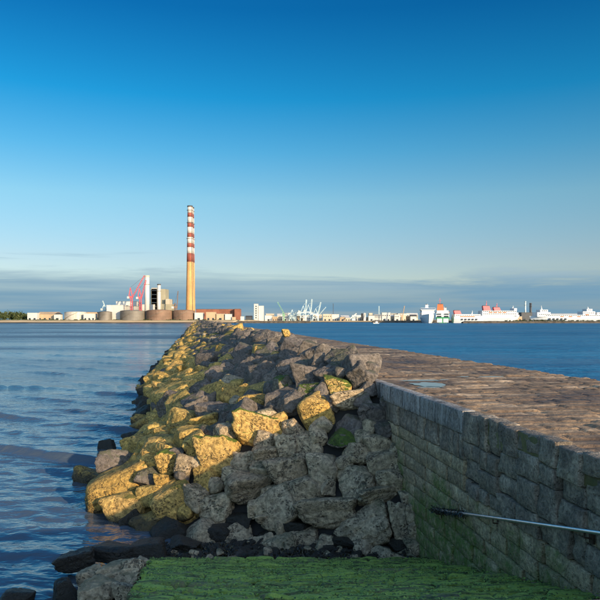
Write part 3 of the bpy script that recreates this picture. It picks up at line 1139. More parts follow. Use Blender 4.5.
def kind_of(lx, ly, z):
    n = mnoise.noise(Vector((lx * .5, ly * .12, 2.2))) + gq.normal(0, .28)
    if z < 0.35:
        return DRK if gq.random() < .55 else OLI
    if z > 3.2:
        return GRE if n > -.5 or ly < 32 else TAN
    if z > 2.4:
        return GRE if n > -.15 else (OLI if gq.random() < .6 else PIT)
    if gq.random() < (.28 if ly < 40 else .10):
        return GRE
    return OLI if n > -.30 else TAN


items = []
for (lx, ly, z, r) in rest:
    p = LW(lx, ly, z)
    items.append((r * 2 / max(p.y, 1), lx, ly, z, r))
items.sort(reverse=True)
NIND = 300 - len(TR)
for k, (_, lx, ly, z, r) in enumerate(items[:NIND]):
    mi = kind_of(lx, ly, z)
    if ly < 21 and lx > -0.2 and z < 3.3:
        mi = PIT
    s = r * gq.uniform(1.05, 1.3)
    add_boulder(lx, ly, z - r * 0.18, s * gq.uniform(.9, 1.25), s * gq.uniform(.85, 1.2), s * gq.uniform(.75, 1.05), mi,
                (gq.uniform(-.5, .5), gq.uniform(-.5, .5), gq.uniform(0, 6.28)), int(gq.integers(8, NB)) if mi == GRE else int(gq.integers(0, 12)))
Vs, Fs, Ms, off = [], [], [], 0
for (_, lx, ly, z, r) in items[NIND:]:
    if ly > 320:
        p, f = B_XLO[int(gq.integers(0, 6))]
    elif r < .32 and ly < 30 or ly > 45:
        p, f = B_LO[int(gq.integers(0, 10))]
    else:
        p, f = B_LO[int(gq.integers(0, 10))]
    mi = kind_of(lx, ly, z)
    if ly < 21 and lx > -0.2 and z < 3.3:
        mi = PIT
    s = r * gq.uniform(1.05, 1.35)
    M = Euler((gq.uniform(-.5, .5), gq.uniform(-.5, .5), gq.uniform(0, 6.28))).to_matrix()
    q = (p * np.array([s * gq.uniform(.9, 1.3), s * gq.uniform(.8, 1.2), s * gq.uniform(.75, 1.1)])) @ np.array(M).T
    Vs.append(q + np.array([lx - BR[0], ly - BR[1], z - r * .15 - BR[2]]))
    Fs.append(f + off)
    Ms.append(np.full(len(f), mi))
    off += len(p)
o = link('boulder_mass', np_mesh('boulder_mass', np.concatenate(Vs), np.concatenate(Fs), ROCKS, True, np.concatenate(Ms)), bw)
o['kind'] = 'stuff'
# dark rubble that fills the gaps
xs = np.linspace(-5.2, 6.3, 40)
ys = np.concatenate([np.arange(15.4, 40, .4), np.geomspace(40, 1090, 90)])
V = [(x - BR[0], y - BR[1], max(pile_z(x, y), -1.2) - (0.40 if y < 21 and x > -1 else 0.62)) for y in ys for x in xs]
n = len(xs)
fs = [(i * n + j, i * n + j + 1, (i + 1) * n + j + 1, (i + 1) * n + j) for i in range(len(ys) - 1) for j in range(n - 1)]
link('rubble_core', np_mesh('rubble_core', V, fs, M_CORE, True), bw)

# ------------------------------------------------------------------ foreshore: wet mud, weed and stones round the foot of the slip
def mud_material():
    m, T, b = new_mat('wet_foreshore')
    gg = T.n('ShaderNodeNewGeometry')
    P = gg.outputs['Position']
    n = T.noise(P, 3.0, 6, 0.68)
    n2 = T.noise(P, 14.0, 5, 0.65)
    c = T.mix(T.ss(n, 0.35, 0.65), (0.018, 0.016, 0.012), (0.06, 0.052, 0.038))
    c = T.mix(T.ss(T.noise(P, 1.2, 4, 0.6), 0.55, 0.7, 0.0, 0.6), c, (0.05, 0.055, 0.015))
    T.put(b.inputs['Base Color'], c)
    T.put(b.inputs['Roughness'], T.ss(n, 0.3, 0.7, 0.22, 0.65))
    T.put(b.inputs['Normal'], T.bump(T.math('ADD', n, T.math('MULTIPLY', n2, .4)), 0.9, 0.10))
    return m


M_MUD = mud_material()


def shore_z(lx, ly):
    a = interp(ly, [15.0, 16.2, 17.6, 18.6], [.08, .08, .02, -.05]) if lx > -1.2 else -9
    d = -1.6 - lx if lx < -1.6 else 0
    b = interp(ly, [6, 14.5, 16.6, 17.6], [.30, .16, .02, -.35]) - 0.30 * d
    c = -0.22 * max(0, -1.2 - lx) - 0.02
    if ly > 16.6:
        b = min(b, c)
    z = max(a, b) if lx > -1.2 else b
    return max(z, -1.3) + 0.16 * fbm(lx * .9, ly * .9, 3) + 0.05 * fbm(lx * 4, ly * 4, 1)


xs = np.arange(-9, 5.62, .085)
ys = np.arange(7, 23.5, .085)
V = [(*LW(x, y, 0)[:2], shore_z(x, y)) for y in ys for x in xs]
n = len(xs)
i = np.arange((len(ys) - 1) * n).reshape(len(ys) - 1, n)[:, :-1].ravel()
tag(link('foreshore', np_mesh('foreshore', V, np.stack([i, i + 1, i + n + 1, i + n], -1), M_MUD, True)), kind='structure')

# loose stones on the foreshore (too many to count) and straps of brown weed
Vs, Fs, Ms, off = [], [], [], 0
for _ in range(900):
    if gq.random() < .55:
        lx, ly = gq.uniform(-.9, 5.4), gq.uniform(15.4, 18.6)
    else:
        ly = gq.uniform(9, 17.4)
        lx = gq.uniform(-3.9, -1.0)
    z = shore_z(lx, ly)
    if z < -.12 or (lx > SL - .1 and lx * SA + ly * CA < 16.12):
        continue
    r = gq.uniform(.03, .13) * (1.5 if gq.random() < .12 else 1)
    p, f = B_LO[int(gq.integers(0, 10))]
    M = Euler((gq.uniform(-.5, .5), gq.uniform(-.5, .5), gq.uniform(0, 6.28))).to_matrix()
    q = (p * np.array([r * gq.uniform(.9, 1.5), r, r * gq.uniform(.5, .9)])) @ np.array(M).T
    w = LW(lx, ly, z + r * .1)
    Vs.append(q + np.array(w)); Fs.append(f + off); off += len(p)
    Ms.append(np.full(len(f), DRK if gq.random() < .8 else PIT))
o = link('loose_stones', np_mesh('loose_stones', np.concatenate(Vs), np.concatenate(Fs), ROCKS, True, np.concatenate(Ms)))
tag(o, 'small dark wet stones strewn between the slipway and the boulders', 'stones', kind='stuff')

M_KELP, T_, b_ = new_mat('brown_wrack')
gi = T_.n('ShaderNodeNewGeometry')
T_.put(b_.inputs['Base Color'], T_.ramp(gi.outputs['Random Per Island'], [(0, (0.008, 0.007, 0.004)), (0.7, (0.035, 0.026, 0.010)), (1, (0.075, 0.06, 0.02))]))
b_.inputs['Roughness'].default_value = 0.35


def wrack(pts, name, label=None, parent=None, ln=(.05, .16)):
    """blades of seaweed rooted at pts, lying down in random directions"""
    V, Fc = [], []
    for (x, y, z) in pts:
        a = gq.uniform(0, 6.28)
        l = gq.uniform(*ln)
        w = l * gq.uniform(.10, .2)
        dx, dy = math.cos(a), math.sin(a)
        b = len(V)
        h = gq.uniform(.01, .05)
        V += [(x - dy * w, y + dx * w, z), (x + dy * w, y - dx * w, z), (x + dx * l * .5 + dy * w, y + dy * l * .5 - dx * w, z + h),
              (x + dx * l * .5 - dy * w, y + dy * l * .5 + dx * w, z + h), (x + dx * l, y + dy * l, z - gq.uniform(0, .03))]
        Fc += [(b, b + 1, b + 2), (b, b + 2, b + 3), (b + 3, b + 2, b + 4)]
    return link(name, np_mesh(name, V, Fc, M_KELP), parent)


pts = []
while len(pts) < 9000:
    if gq.random() < .5:
        lx, ly = gq.uniform(-1.2, 5.4), gq.uniform(15.4, 18.2)
    else:
        ly = gq.uniform(11, 17.6)
        lx = gq.uniform(-3.4, -1.0)
    z = shore_z(lx, ly)
    if z > -.08 and mnoise.noise(Vector((lx * 1.1, ly * 1.1, 6))) > -.05 and not (lx > SL and lx * SA + ly * CA < 16.1):
        pts.append(tuple(LW(lx, ly, z + .01)))
tag(wrack(pts, 'seaweed'), 'brown seaweed lying on the wet stones at the foot of the slipway', 'seaweed', kind='stuff')
pts = []
for _ in range(420):
    ly = gq.uniform(12.7, 14.6)
    t = gq.uniform(0, 6.28)
    rr = 0.025 + gq.exponential(.018)
    pts.append(tuple(LW(RX + rr * math.cos(t) * .8, ly, rail_z(ly) + rr * math.sin(t) - abs(gq.normal(0, .035)))))
tag(wrack(pts, 'seaweed_clump', ln=(.04, .12)), 'dark seaweed caught round the left end of the handrail', 'seaweed', kind='stuff')

# free-standing rocks left of the slip and out in the water
LR = [(120, 574, 44, 24, .55, PIT, 6, 'broad grey-brown rock lying against the left edge of the slipway'),
      (141, 567, 24, 16, .45, PIT, 0, 'small brown rock squeezed between the broad grey rock and the slipway'),
      (88, 579, 26, 18, .40, PIT, 12, 'mid-sized brown rock left of the broad grey rock'),
      (126, 592, 24, 18, .55, PIT, 0, 'small grey rock at the bottom edge beside the slipway'),
      (98, 595, 38, 26, .45, PIT, 0, 'greenish grey rock in the foreground, left of the slipway corner'),
      (74, 565, 36, 24, .35, DRK, 8, 'black weedy rock at the water edge left of the slipway'),
      (112, 555, 40, 18, .28, DRK, 0, 'long black weedy rock between the broad grey rock and the water'),
      (147, 551, 36, 16, .25, DRK, 0, 'black weedy rock touching the top left corner of the slipway'),
      (63, 592, 28, 24, .35, DRK, 10, 'small black rock beside the foreground greenish rock'),
      (15, 600, 34, 18, .12, DRK, 0, 'black rounded rock awash in the bottom left corner'),
      (183, 545, 32, 12, .15, DRK, 0, 'flat black rock in the wet gap above the slipway'),
      (107, 446, 19, 13, .12, DRK, 5, 'lone dark rock standing out of the water'),
      (218, 533, 26, 12, .2, DRK, 0, 'low dark rock at the foot of the sunlit boulders')]
for k, (u, v, w, h, zc, mi, roll, lab) in enumerate(LR):
    a, b = ray(u, v)
    Y = (zc - EYE) / b
    m = Y / F
    sx, sz = w * m / 2 * 1.1, h * m / 2 * 1.15
    sy = max(sx * .8, sz)
    o = link('shore_rock', hi_mesh((k * 7 + 2) % NB, mi), None, (a * Y, Y + sy * .2, zc), (0, -R(roll), gb.uniform(-.4, .4)), (sx, sy, max(sz, .16)))
    tag(o, lab, 'rock', 'loose rocks by the water')

# ------------------------------------------------------------------ the far shore: power station, tanks, port and ships
def bx(u, Y):
    return (u - 300) / F * Y


def bz(v, Y):
    return EYE + (HV - v) / F * Y


M_WHITE = plain('white_paint', (0.55, 0.53, 0.48), 0.6, 0, 0.08, 0.05, 0.25, (0.35, 0.31, 0.26))
M_SHIP = plain('white_ship_paint', (0.62, 0.63, 0.62), 0.45, 0, 0.05, 0.05, 0.2, (0.45, 0.40, 0.33))
M_CREAM = plain('cream_cladding', (0.50, 0.43, 0.32), 0.7, 0, 0.1, 0.05, 0.25)
M_SAND = plain('sandstone_cladding', (0.46, 0.33, 0.20), 0.8, 0, 0.12, 0.05, 0.2)
M_TANK = plain('pale_tank_steel', (0.50, 0.46, 0.39), 0.5, 0, 0.15, 0.06, 0.5, (0.22, 0.16, 0.11))
M_TANKD = plain('dark_tank_steel', (0.17, 0.15, 0.12), 0.55, 0, 0.2, 0.06, 0.5, (0.08, 0.06, 0.04))
M_TANKR = plain('rusty_tank_steel', (0.20, 0.125, 0.082), 0.8, 0, 0.25, 0.06, 0.6, (0.09, 0.045, 0.025))
M_ROOF = plain('dark_roof', (0.06, 0.06, 0.06), 0.8)
M_GREYB = plain('grey_cladding', (0.33, 0.32, 0.28), 0.7, 0, 0.12, 0.05, 0.3)
M_OLIVEB = plain('olive_cladding', (0.34, 0.31, 0.21), 0.7, 0, 0.12, 0.05, 0.3)
M_CONC = plain('chimney_concrete', (0.64, 0.33, 0.12), 0.9, 0, 0.15, 0.04, 0.55, (0.30, 0.13, 0.05))
M_CRED = plain('chimney_red', (0.30, 0.075, 0.045), 0.8, 0, 0.2, 0.08, 0.4)
M_CWHT = plain('chimney_white', (0.66, 0.57, 0.48), 0.8, 0, 0.12, 0.08, 0.45, (0.36, 0.25, 0.17))
M_BRICK = plain('red_brick', (0.25, 0.095, 0.055), 0.9, 0, 0.2, 0.08, 0.4, (0.10, 0.05, 0.03))
M_GLASS = plain('dark_window_glass', (0.03, 0.04, 0.05), 0.15)
M_RED = plain('red_crane_paint', (0.56, 0.10, 0.11), 0.5, 0, 0.1, 0.2)
M_ORANGE = plain('orange_funnel_paint', (0.55, 0.17, 0.06), 0.5)
M_GREEN = plain('green_ship_paint', (0.04, 0.28, 0.10), 0.45, 0, 0.15, 0.1)
M_PALE = plain('pale_crane_paint', (0.50, 0.60, 0.58), 0.5)
M_LGREEN = plain('light_green_crane_paint', (0.22, 0.42, 0.22), 0.5)
M_DSTEEL = plain('dark_steel', (0.05, 0.055, 0.06), 0.6)
M_BLUE = plain('blue_ship_glass', (0.05, 0.11, 0.2), 0.3)
M_QUAY = plain('dark_quay_stone', (0.085, 0.07, 0.05), 0.95, 0, 0.4, 0.2, 0.3)


def foot(X, Y, z=None):
    return (X, Y, 5.0 if z is None else z)


def shed(name, label, u0, u1, v0, v1, Y, mat, roof='flat', roofmat=None, depth=None, zb=4.6, doors=0, wins=(), group=None, cat='building'):
    """building given by its pixel box; depth in metres behind its front"""
    roofmat = roofmat or M_ROOF
    X0, X1 = bx(u0, Y), bx(u1, Y)
    zt_ = bz(v0, Y)
    w = X1 - X0
    d = depth or max(12, w * .6)
    xc = (X0 + X1) / 2
    t = thing(name, label, cat, (xc, Y + d / 2, zb), 0, group)
    h = zt_ - zb
    if roof == 'flat':
        MB().box(-w / 2, w / 2, -d / 2, d / 2, 0, h - .4).build('wall', mat, t)
        MB().box(-w / 2 - .3, w / 2 + .3, -d / 2 - .3, d / 2 + .3, h - .4, h).build('roof', roofmat, t)
    elif roof == 'gable':
        hh = h * .72
        MB().box(-w / 2, w / 2, -d / 2, d / 2, 0, hh).build('wall', mat, t)
        MB().gable(-w / 2 - .4, w / 2 + .4, -d / 2 - .5, d / 2 + .5, hh, h, 'x').build('roof', roofmat, t)
    else:
        hh = h * .75
        MB().box(-w / 2, w / 2, -d / 2, d / 2, 0, hh).build('wall', mat, t)
        MB().gable(-w / 2 - .4, w / 2 + .4, -d / 2 - .5, d / 2 + .5, hh, h, 'y').build('roof', roofmat, t)
        hh = h * .75
    for k in range(doors):
        x = -w / 2 + w * (k + .5) / doors
        dw = min(w / doors * .2, 2.2)
        MB().box(x - dw, x + dw, -d / 2 - .12, -d / 2, 0.1, min(h * .42, 4.2)).build('door', M_GLASS, t)
    for (cols, rows, fx, fz0, fz1) in wins:
        for r in range(rows):
            z0 = h * (fz0 + (fz1 - fz0) * r / rows)
            z1 = z0 + h * (fz1 - fz0) / rows * .55
            for c in range(cols):
                x = -w / 2 + w * (c + .5) / cols
                MB().box(x - w / cols * fx / 2, x + w / cols * fx / 2, -d / 2 - .1, -d / 2 + .05, z0, z1).build('window', M_GLASS, t)
    return t


def tank(label, u0, u1, v0, Y, mat, zb=4.6, dome=True, group='storage tanks along the shore'):
    r = (bx(u1, Y) - bx(u0, Y)) / 2
    xc = bx((u0 + u1) / 2, Y)
    h = bz(v0, Y) - zb
    t = thing('storage_tank', label, 'tank', (xc, Y + r, zb), 0, group)
    MB().lathe([(r, 0), (r, h * .9)], 40, cap=False).build('shell', mat, t, True)
    prof = [(r + .05, h * .9), (r * .8, h * .95), (r * .4, h * .99), (.3, h)] if dome else [(r + .05, h * .9), (.3, h * .92)]
    MB().lathe(prof, 40).build('roof', mat, t, True)
    for zz in (h * .32, h * .62, h * .88):
        MB().lathe([(r + .05, zz), (r + .35, zz), (r + .35, zz + .3), (r + .05, zz + .3)], 40, cap=False).build('ring', mat, t)
    mb = MB()
    n = 22
    for i in range(n):       # stair winding up the shell
        a0 = -math.pi * .85 + math.pi * .5 * i / n
        a1 = -math.pi * .85 + math.pi * .5 * (i + 1) / n
        mb.bar(((r + .6) * math.cos(a0), (r + .6) * math.sin(a0), h * .88 * i / n), ((r + .6) * math.cos(a1), (r + .6) * math.sin(a1), h * .88 * (i + 1) / n), .5)
    mb.build('stair', M_TANKD, t)
    return t


def chimney(label, X, Y, top, rb, rt, zb=4.8):
    t = thing('striped_chimney', label, 'chimney', (X, Y, zb), 0, 'tall striped power station chimneys')
    H = top - zb

    def rad(s):
        return rb + (rt - rb) * s ** 0.85
    cut = 0.515
    # bands from the top down
    edges = [cut + .075]
    n = 9
    wts = [1.45 if k % 2 == 0 else .95 for k in range(n)]
    cum = np.concatenate([[0], np.cumsum(wts)]) / sum(wts) * (1.0 - cut - .075)
    MB().lathe([(rad(s), H * s) for s in np.linspace(0, cut, 14)], 36).build('shaft', M_CONC, t, True)
    MB().lathe([(rad(s), H * s) for s in (cut, cut + .075)], 36).build('band', M_CRED, t, True)
    for k in range(n):
        s0, s1 = cut + .075 + cum[k], cut + .075 + cum[k + 1]
        MB().lathe([(rad(s), H * s) for s in (s0, s1)], 36).build('band', M_CWHT if k % 2 == 0 else M_CRED, t, True)
    MB().lathe([(rt + .02, H), (rt + .5, H), (rt + .5, H + 2.2), (rt - .6, H + 2.2)], 36).build('rim', M_ROOF, t)
    for s in (.72, .86, .97):
        r = rad(s)
        MB().lathe([(r + .05, H * s), (r + 1.3, H * s), (r + 1.3, H * s + .3), (r + .05, H * s + .3)], 36, cap=False).build('gallery', M_DSTEEL, t)
    mb = MB()
    mb.bar((rad(0) * .707 + .3, -rad(0) * .707 - .3, 0), (rad(1) * .707 + .3, -rad(1) * .707 - .3, H), .6)
    mb.build('ladder', M_DSTEEL, t)
    return t


chimney('tall slender chimney with red and white bands over an orange concrete shaft, the nearer one', bx(190, 1150), 1150, bz(207, 1150), 7.6, 4.4)
chimney('second striped chimney almost hidden behind the nearer one, showing along its right side', bx(191.6, 1262), 1262, bz(208.5, 1262), 7.6, 4.6)


def stack(label, u, v0, Y, r, mat, capmat, zb=5):
    t = thing('boiler_stack', label, 'chimney', (bx(u, Y), Y, zb))
    h = bz(v0, Y) - zb
    MB().lathe([(r, 0), (r * .97, h * .97)], 28).build('shaft', mat, t, True)
    MB().lathe([(r * 1.06, h * .97), (r * 1.06, h)], 28).build('cap', capmat, t)
    MB().lathe([(r + .05, h * .8), (r + .8, h * .8), (r + .8, h * .8 + .4), (r + .05, h * .8 + .4)], 28, cap=False).build('gallery', M_DSTEEL, t)
    return t


stack('broad white cylindrical stack, taller of the pair left of the striped chimney', 147, 275.5, 1140, 4.3, M_WHITE, M_CREAM)
stack('narrower white stack, shorter of the pair, with a dark top', 159, 284, 1140, 3.1, M_WHITE, M_ROOF)
# boiler house with stepped sides
t = thing('boiler_house', 'stepped olive grey boiler house behind the white stacks', 'building', (bx(162, 1170), 1185, 5))
for nm, u0, u1, v0, mat in (('wall', 150.5, 165.5, 289, M_OLIVEB), ('upper_block', 151.5, 157, 287.6, M_GREYB), ('annex', 165.5, 169.5, 299, M_CREAM), ('annex', 160, 172, 304, M_OLIVEB)):
    Y = 1170 if nm != 'annex' else 1163 - (u1 - 169) * .5
    d = 30
    X0, X1 = bx(u0, Y), bx(u1, Y)
    xc = bx(162, 1170)
    MB().box(X0 - xc, X1 - xc, Y - 1185, Y - 1185 + d - (4 if nm == 'upper_block' else 0), 0, bz(v0, Y) - 5).build(nm, mat, t)
for k in range(5):
    z0 = bz(307 - k * 4, 1170) - 5
    MB().box(bx(151.5, 1170) - xc, bx(156.5, 1170) - xc, -15.15, -14.9, z0, z0 + 1.6).build('window_strip', M_GLASS, t)

shed('white_hall', 'stepped white industrial hall left of the white stacks, lower block', 106.5, 123, 305, 318, 1135, M_WHITE, 'flat', M_WHITE, 40)
shed('white_hall', 'tall white flat-roofed hall behind the stepped lower one', 116, 136, 301.3, 318, 1180, M_WHITE, 'flat', M_GREYB, 40)
shed('white_hall', 'long low white hall at the foot of the white stacks', 138, 154.5, 304.3, 318, 1165, M_WHITE, 'flat', M_CREAM, 25)
shed('plant_room', 'small grey plant room between the white hall and the dark tank', 124, 138, 306, 318, 1150, M_GREYB, 'flat', M_ROOF, 20)
tank('pale steel tank on the left, widest of the light ones', 61, 83, 311.2, 1125, M_TANK)
tank('narrow dark tank left of the white hall', 97, 110, 311.0, 1110, M_TANKD)
tank('broad dark steel tank with a bright centre in front of the white hall', 117, 142, 309.7, 1110, M_TANKD)
tank('wide rust-brown tank right of the dark one', 143.5, 170, 309.3, 1112, M_TANKR)
tank('rust-brown tank at the foot of the striped chimney', 171, 193, 309.5, 1118, M_TANKR)
shed('white_shed', 'white shed at the edge of the trees on the left', 27.3, 37, 312.8, 318, 1130, M_WHITE, 'flat', M_WHITE, 18, doors=2)
shed('sand_coloured_shed', 'long sand-coloured gabled shed beside the pale tank', 37.5, 57, 311.8, 318.5, 1140, M_SAND, 'gable', M_SAND, 22, doors=4)
shed('dark_roofed_hut', 'small hut with a dark pointed roof left of the pale tank', 54, 60.5, 312.4, 318.5, 1128, M_WHITE, 'gabley', M_ROOF, 10, doors=1)
shed('white_shed', 'low white shed between the pale tank and the narrow dark tank', 83.5, 95, 313.6, 318.5, 1122, M_WHITE, 'flat', M_WHITE, 14, doors=3)
shed('brown_roofed_shed', 'brown shed behind the low white one', 82, 97, 312, 318.5, 1160, M_SAND, 'flat', M_TANKR, 20)
shed('brick_hall', 'long red brick turbine hall with dark roof right of the striped chimney', 196, 239.5, 309, 319, 1180, M_BRICK, 'flat', M_ROOF, 35, wins=((14, 1, .45, .35, .8),))
shed('brick_block', 'red brick end block closing the turbine hall on its right', 234.5, 240, 308.8, 319.5, 1168, M_BRICK, 'flat', M_ROOF, 11)
shed('white_shed', 'white low shed right at the foot of the striped chimney', 194.5, 203, 312.6, 318, 1125, M_WHITE, 'flat', M_WHITE, 12, doors=1)
shed('sand_coloured_shed', 'sand-coloured block in front of the brick hall, left one', 206, 215.5, 312, 319.5, 1120, M_SAND, 'flat', M_SAND, 12, doors=2)
shed('sand_coloured_shed', 'sand-coloured block in front of the brick hall, right one', 216.3, 224.3, 313.8, 319.5, 1118, M_SAND, 'flat', M_CREAM, 12, doors=1)
shed('white_shed', 'bright white cube in front of the brick hall', 225, 231.5, 314, 319.7, 1115, M_WHITE, 'flat', M_WHITE, 11)
shed('sand_coloured_shed', 'lowest sand-coloured hut right of the white cube', 232, 235.5, 317, 320, 1112, M_SAND, 'flat', M_SAND, 6)
shed('white_shed', 'tiny white shed just right of the brick hall', 240.5, 244, 316.4, 320, 1112, M_WHITE, 'flat', M_WHITE, 6)
shed('dark_shed', 'dark low shed with curved-looking roof right of the brick hall', 245.5, 252, 315.6, 320, 1440, M_DSTEEL, 'gable', M_ROOF, 16, zb=3)


def luffer(label, u, v_base, v_cab, v_apex, tip, Y, mat, zb=5, jib_w=1.6):
    """luffing crane: lattice mast, slewing cab with counterweight, A-frame and raised lattice jib"""
    X = bx(u, Y)
    t = thing('luffing_crane', label, 'crane', (X, Y, zb))
    zc = bz(v_cab, Y) - zb
    za = bz(v_apex, Y) - zb
    MB().lattice((0, 0, 0), (0, 0, zc - 2), 3.2, .5, 9).build('mast', mat, t)
    MB().box(-3.4, 2.2, -1.8, 1.8, zc - 2, zc + 1.6).build('cab', mat, t)
    MB().box(-7.5, -3.4, -1.6, 1.6, zc - 2.6, zc + 1.0).build('counterweight', M_WHITE, t)
    mb = MB()
    for s in (-1.2, 1.2):
        mb.bar((-4.5, s, zc + 1.4), (-2.0, s * .4, za), .8)
        mb.bar((1.5, s, zc + 1.6), (-2.0, s * .4, za), .8)
    mb.build('gantry', mat, t)
    tx, tz = bx(tip[0], Y) - X, bz(tip[1], Y) - zb
    MB().lattice((1.8, 0, zc), (tx, 0, tz), jib_w, .36, 12).build('jib', mat, t)
    MB().bar((-2.0, 0, za), (tx * .92, 0, tz * .94 + .06 * zc), .25).build('pendant_rope', M_DSTEEL, t)
    return t


luffer('red luffing crane on the left with its long jib raised to the white stack', 131.5, 306, 297, 287.5, (144.5, 275.5), 1120, M_RED)
luffer('shorter red luffing crane standing close against the white stack', 140.5, 306, 297.5, 288.5, (146, 280), 1122, M_RED)
luffer('thin red crane jib between the boiler house and the striped chimney', 176, 312, 307, 303, (178, 291), 1125, M_TANKR, 5, 1.0)
luffer('pale thin crane jib above the narrow dark tank', 105, 312, 309, 305, (102.7, 300.8), 1150, M_PALE, 5, 1.0)


# trees at the far left
def leaf_material():
    m, T, b = new_mat('tree_leaves')
    gg = T.n('ShaderNodeNewGeometry')
    T.put(b.inputs['Base Color'], T.ramp(gg.outputs['Random Per Island'], [(0, (0.025, 0.04, 0.012)), (0.6, (0.05, 0.075, 0.02)), (1, (0.10, 0.11, 0.03))]))
    b.inputs['Roughness'].default_value = 0.8
    return m


M_LEAF = leaf_material()
M_BARK = plain('bark', (0.08, 0.06, 0.045), 0.95)


def crown_mesh(r, h, n, seed, leaf=0.9):
    g = np.random.default_rng(seed)
    c = g.normal(0, .42, (9, 3)) * np.array([r, r, h * .4])
    V, Fc = [], []
    for i in range(n):
        q = c[g.integers(0, 9)] + g.normal(0, .26, 3) * np.array([r, r, h * .55])
        a = g.normal(size=3); a /= np.linalg.norm(a)
        b = np.cross(a, g.normal(size=3)); b /= np.linalg.norm(b)
        s = leaf * g.uniform(.6, 1.4)
        V += [q + a * s, q + b * s * .7, q - a * s, q - b * s * .7]
        Fc.append((4 * i, 4 * i + 1, 4 * i + 2, 4 * i + 3))
    return np_mesh('crown', np.array(V), Fc, M_LEAF)


TW = ['broad dark tree at the far left edge of the shore', 'second dark tree from the left edge', 'third dark tree from the left edge, slightly lower', 'fourth dark tree from the left edge',
      'fifth dark tree from the left edge, taller', 'sixth dark tree from the left edge', 'seventh dark tree from the left edge, rounder', 'dark tree standing just left of the white shed', 'low dark tree touching the white shed wall']
for k, (u, v) in enumerate(((-1, 313.2), (2.5, 313.5), (6, 313.6), (9.5, 312.6), (13, 313.4), (16.5, 313.0), (20, 312.2), (23.5, 313.4), (26.3, 314.2))):
    Y = 1140 + (k * 37 % 30)
    hh = bz(v, Y) - 5
    t = thing('tree', TW[k], 'tree', (bx(u, Y), Y, 5), 0, 'trees on the far left shore')
    mb = MB()
    mb.bar((0, 0, 0), (0.2, 0, hh * .5), .6, .35)
    for a in range(4):
        mb.bar((.15, 0, hh * (.3 + .05 * a)), (2.4 * math.cos(a * 1.7), 2.4 * math.sin(a * 1.7), hh * .7), .25, .1)
    mb.build('trunk', M_BARK, t)
    link('crown', crown_mesh(5.2, hh, 800, 60 + k, 1.1), t, (0, 0, hh * .58))


def shrubs(name, label, spots, seed):
    g = np.random.default_rng(seed)
    V, Fc = [], []
    for (x, y, z, r) in spots:
        for _ in range(26):
            q = np.array((x, y, z)) + g.normal(0, .5, 3) * np.array((r * 1.3, r, r * .6)) + np.array((0, 0, r * .4))
            a = g.normal(size=3); a /= np.linalg.norm(a)
            b = np.cross(a, g.normal(size=3)); b /= np.linalg.norm(b)
            s = .7 * g.uniform(.6, 1.3)
            i = len(V)
            V += [q + a * s, q + b * s * .7, q - a * s, q - b * s * .7]
            Fc.append((i, i + 1, i + 2, i + 3))
    return tag(link(name, np_mesh(name, np.array(V), Fc, M_LEAF)), label, 'shrubs', kind='stuff')


gs = np.random.default_rng(31)
shrubs('shore_scrub', 'low green scrub along the left shore above the sand', [(gs.uniform(-560, -125), 1085 + gs.uniform(28, 40), 5.2, gs.uniform(.7, 1.6)) for _ in range(170)], 1)


# ---- low mole on the left of the port mouth and the long quay on the right
def mole(name, label, u0, u1, Y, z, w, seed, cat='sea wall'):
    X0, X1 = bx(u0, Y), bx(u1, Y)
    n = 60
    V = []
    for i in range(n + 1):
        x = X0 + (X1 - X0) * i / n - (X0 + X1) / 2
        e = 1 if 0 < i < n else .5
        for (dy, zz) in ((-w / 2 - 4, -1), (-w / 2 - 2, z * .45), (-w / 2, z * e), (w / 2, z * e), (w / 2 + 4, -1)):
            V.append((x, dy + fbm(x * .1, dy, seed) * .8, zz + .5 * fbm(x * .15, dy * .3, seed + 4) * (zz > 0)))
    fs = [(i * 5 + j, (i + 1) * 5 + j, (i + 1) * 5 + j + 1, i * 5 + j + 1) for i in range(n) for j in range(4)]
    o = link(name, np_mesh(name, V, fs, M_QUAY, False), None, ((X0 + X1) / 2, Y, 0))
    return tag(o, label, cat)


mole('sea_wall', 'low dark stone mole left of the port mouth, right of the brick hall', 236, 311, 1090, 3.6, 8, 2)
mole('sea_wall', 'long dark stone quay in front of the white ships on the right', 462, 660, 1080, 3.6, 9, 5)
mole('sea_wall', 'short dark quay behind the two moored ferries', 372, 462, 1240, 4.2, 10, 8)
shrubs('quay_scrub', 'olive green scrub growing along the top of the right-hand quay', [(bx(gs.uniform(505, 640), 1082), 1080 + gs.uniform(-3, 4), 3.7, gs.uniform(.6, 1.5)) for _ in range(120)] + [(bx(gs.normal(540, 8), 1082), 1080 + gs.uniform(-3, 4), 3.9, gs.uniform(1.2, 2.2)) for _ in range(30)], 2)


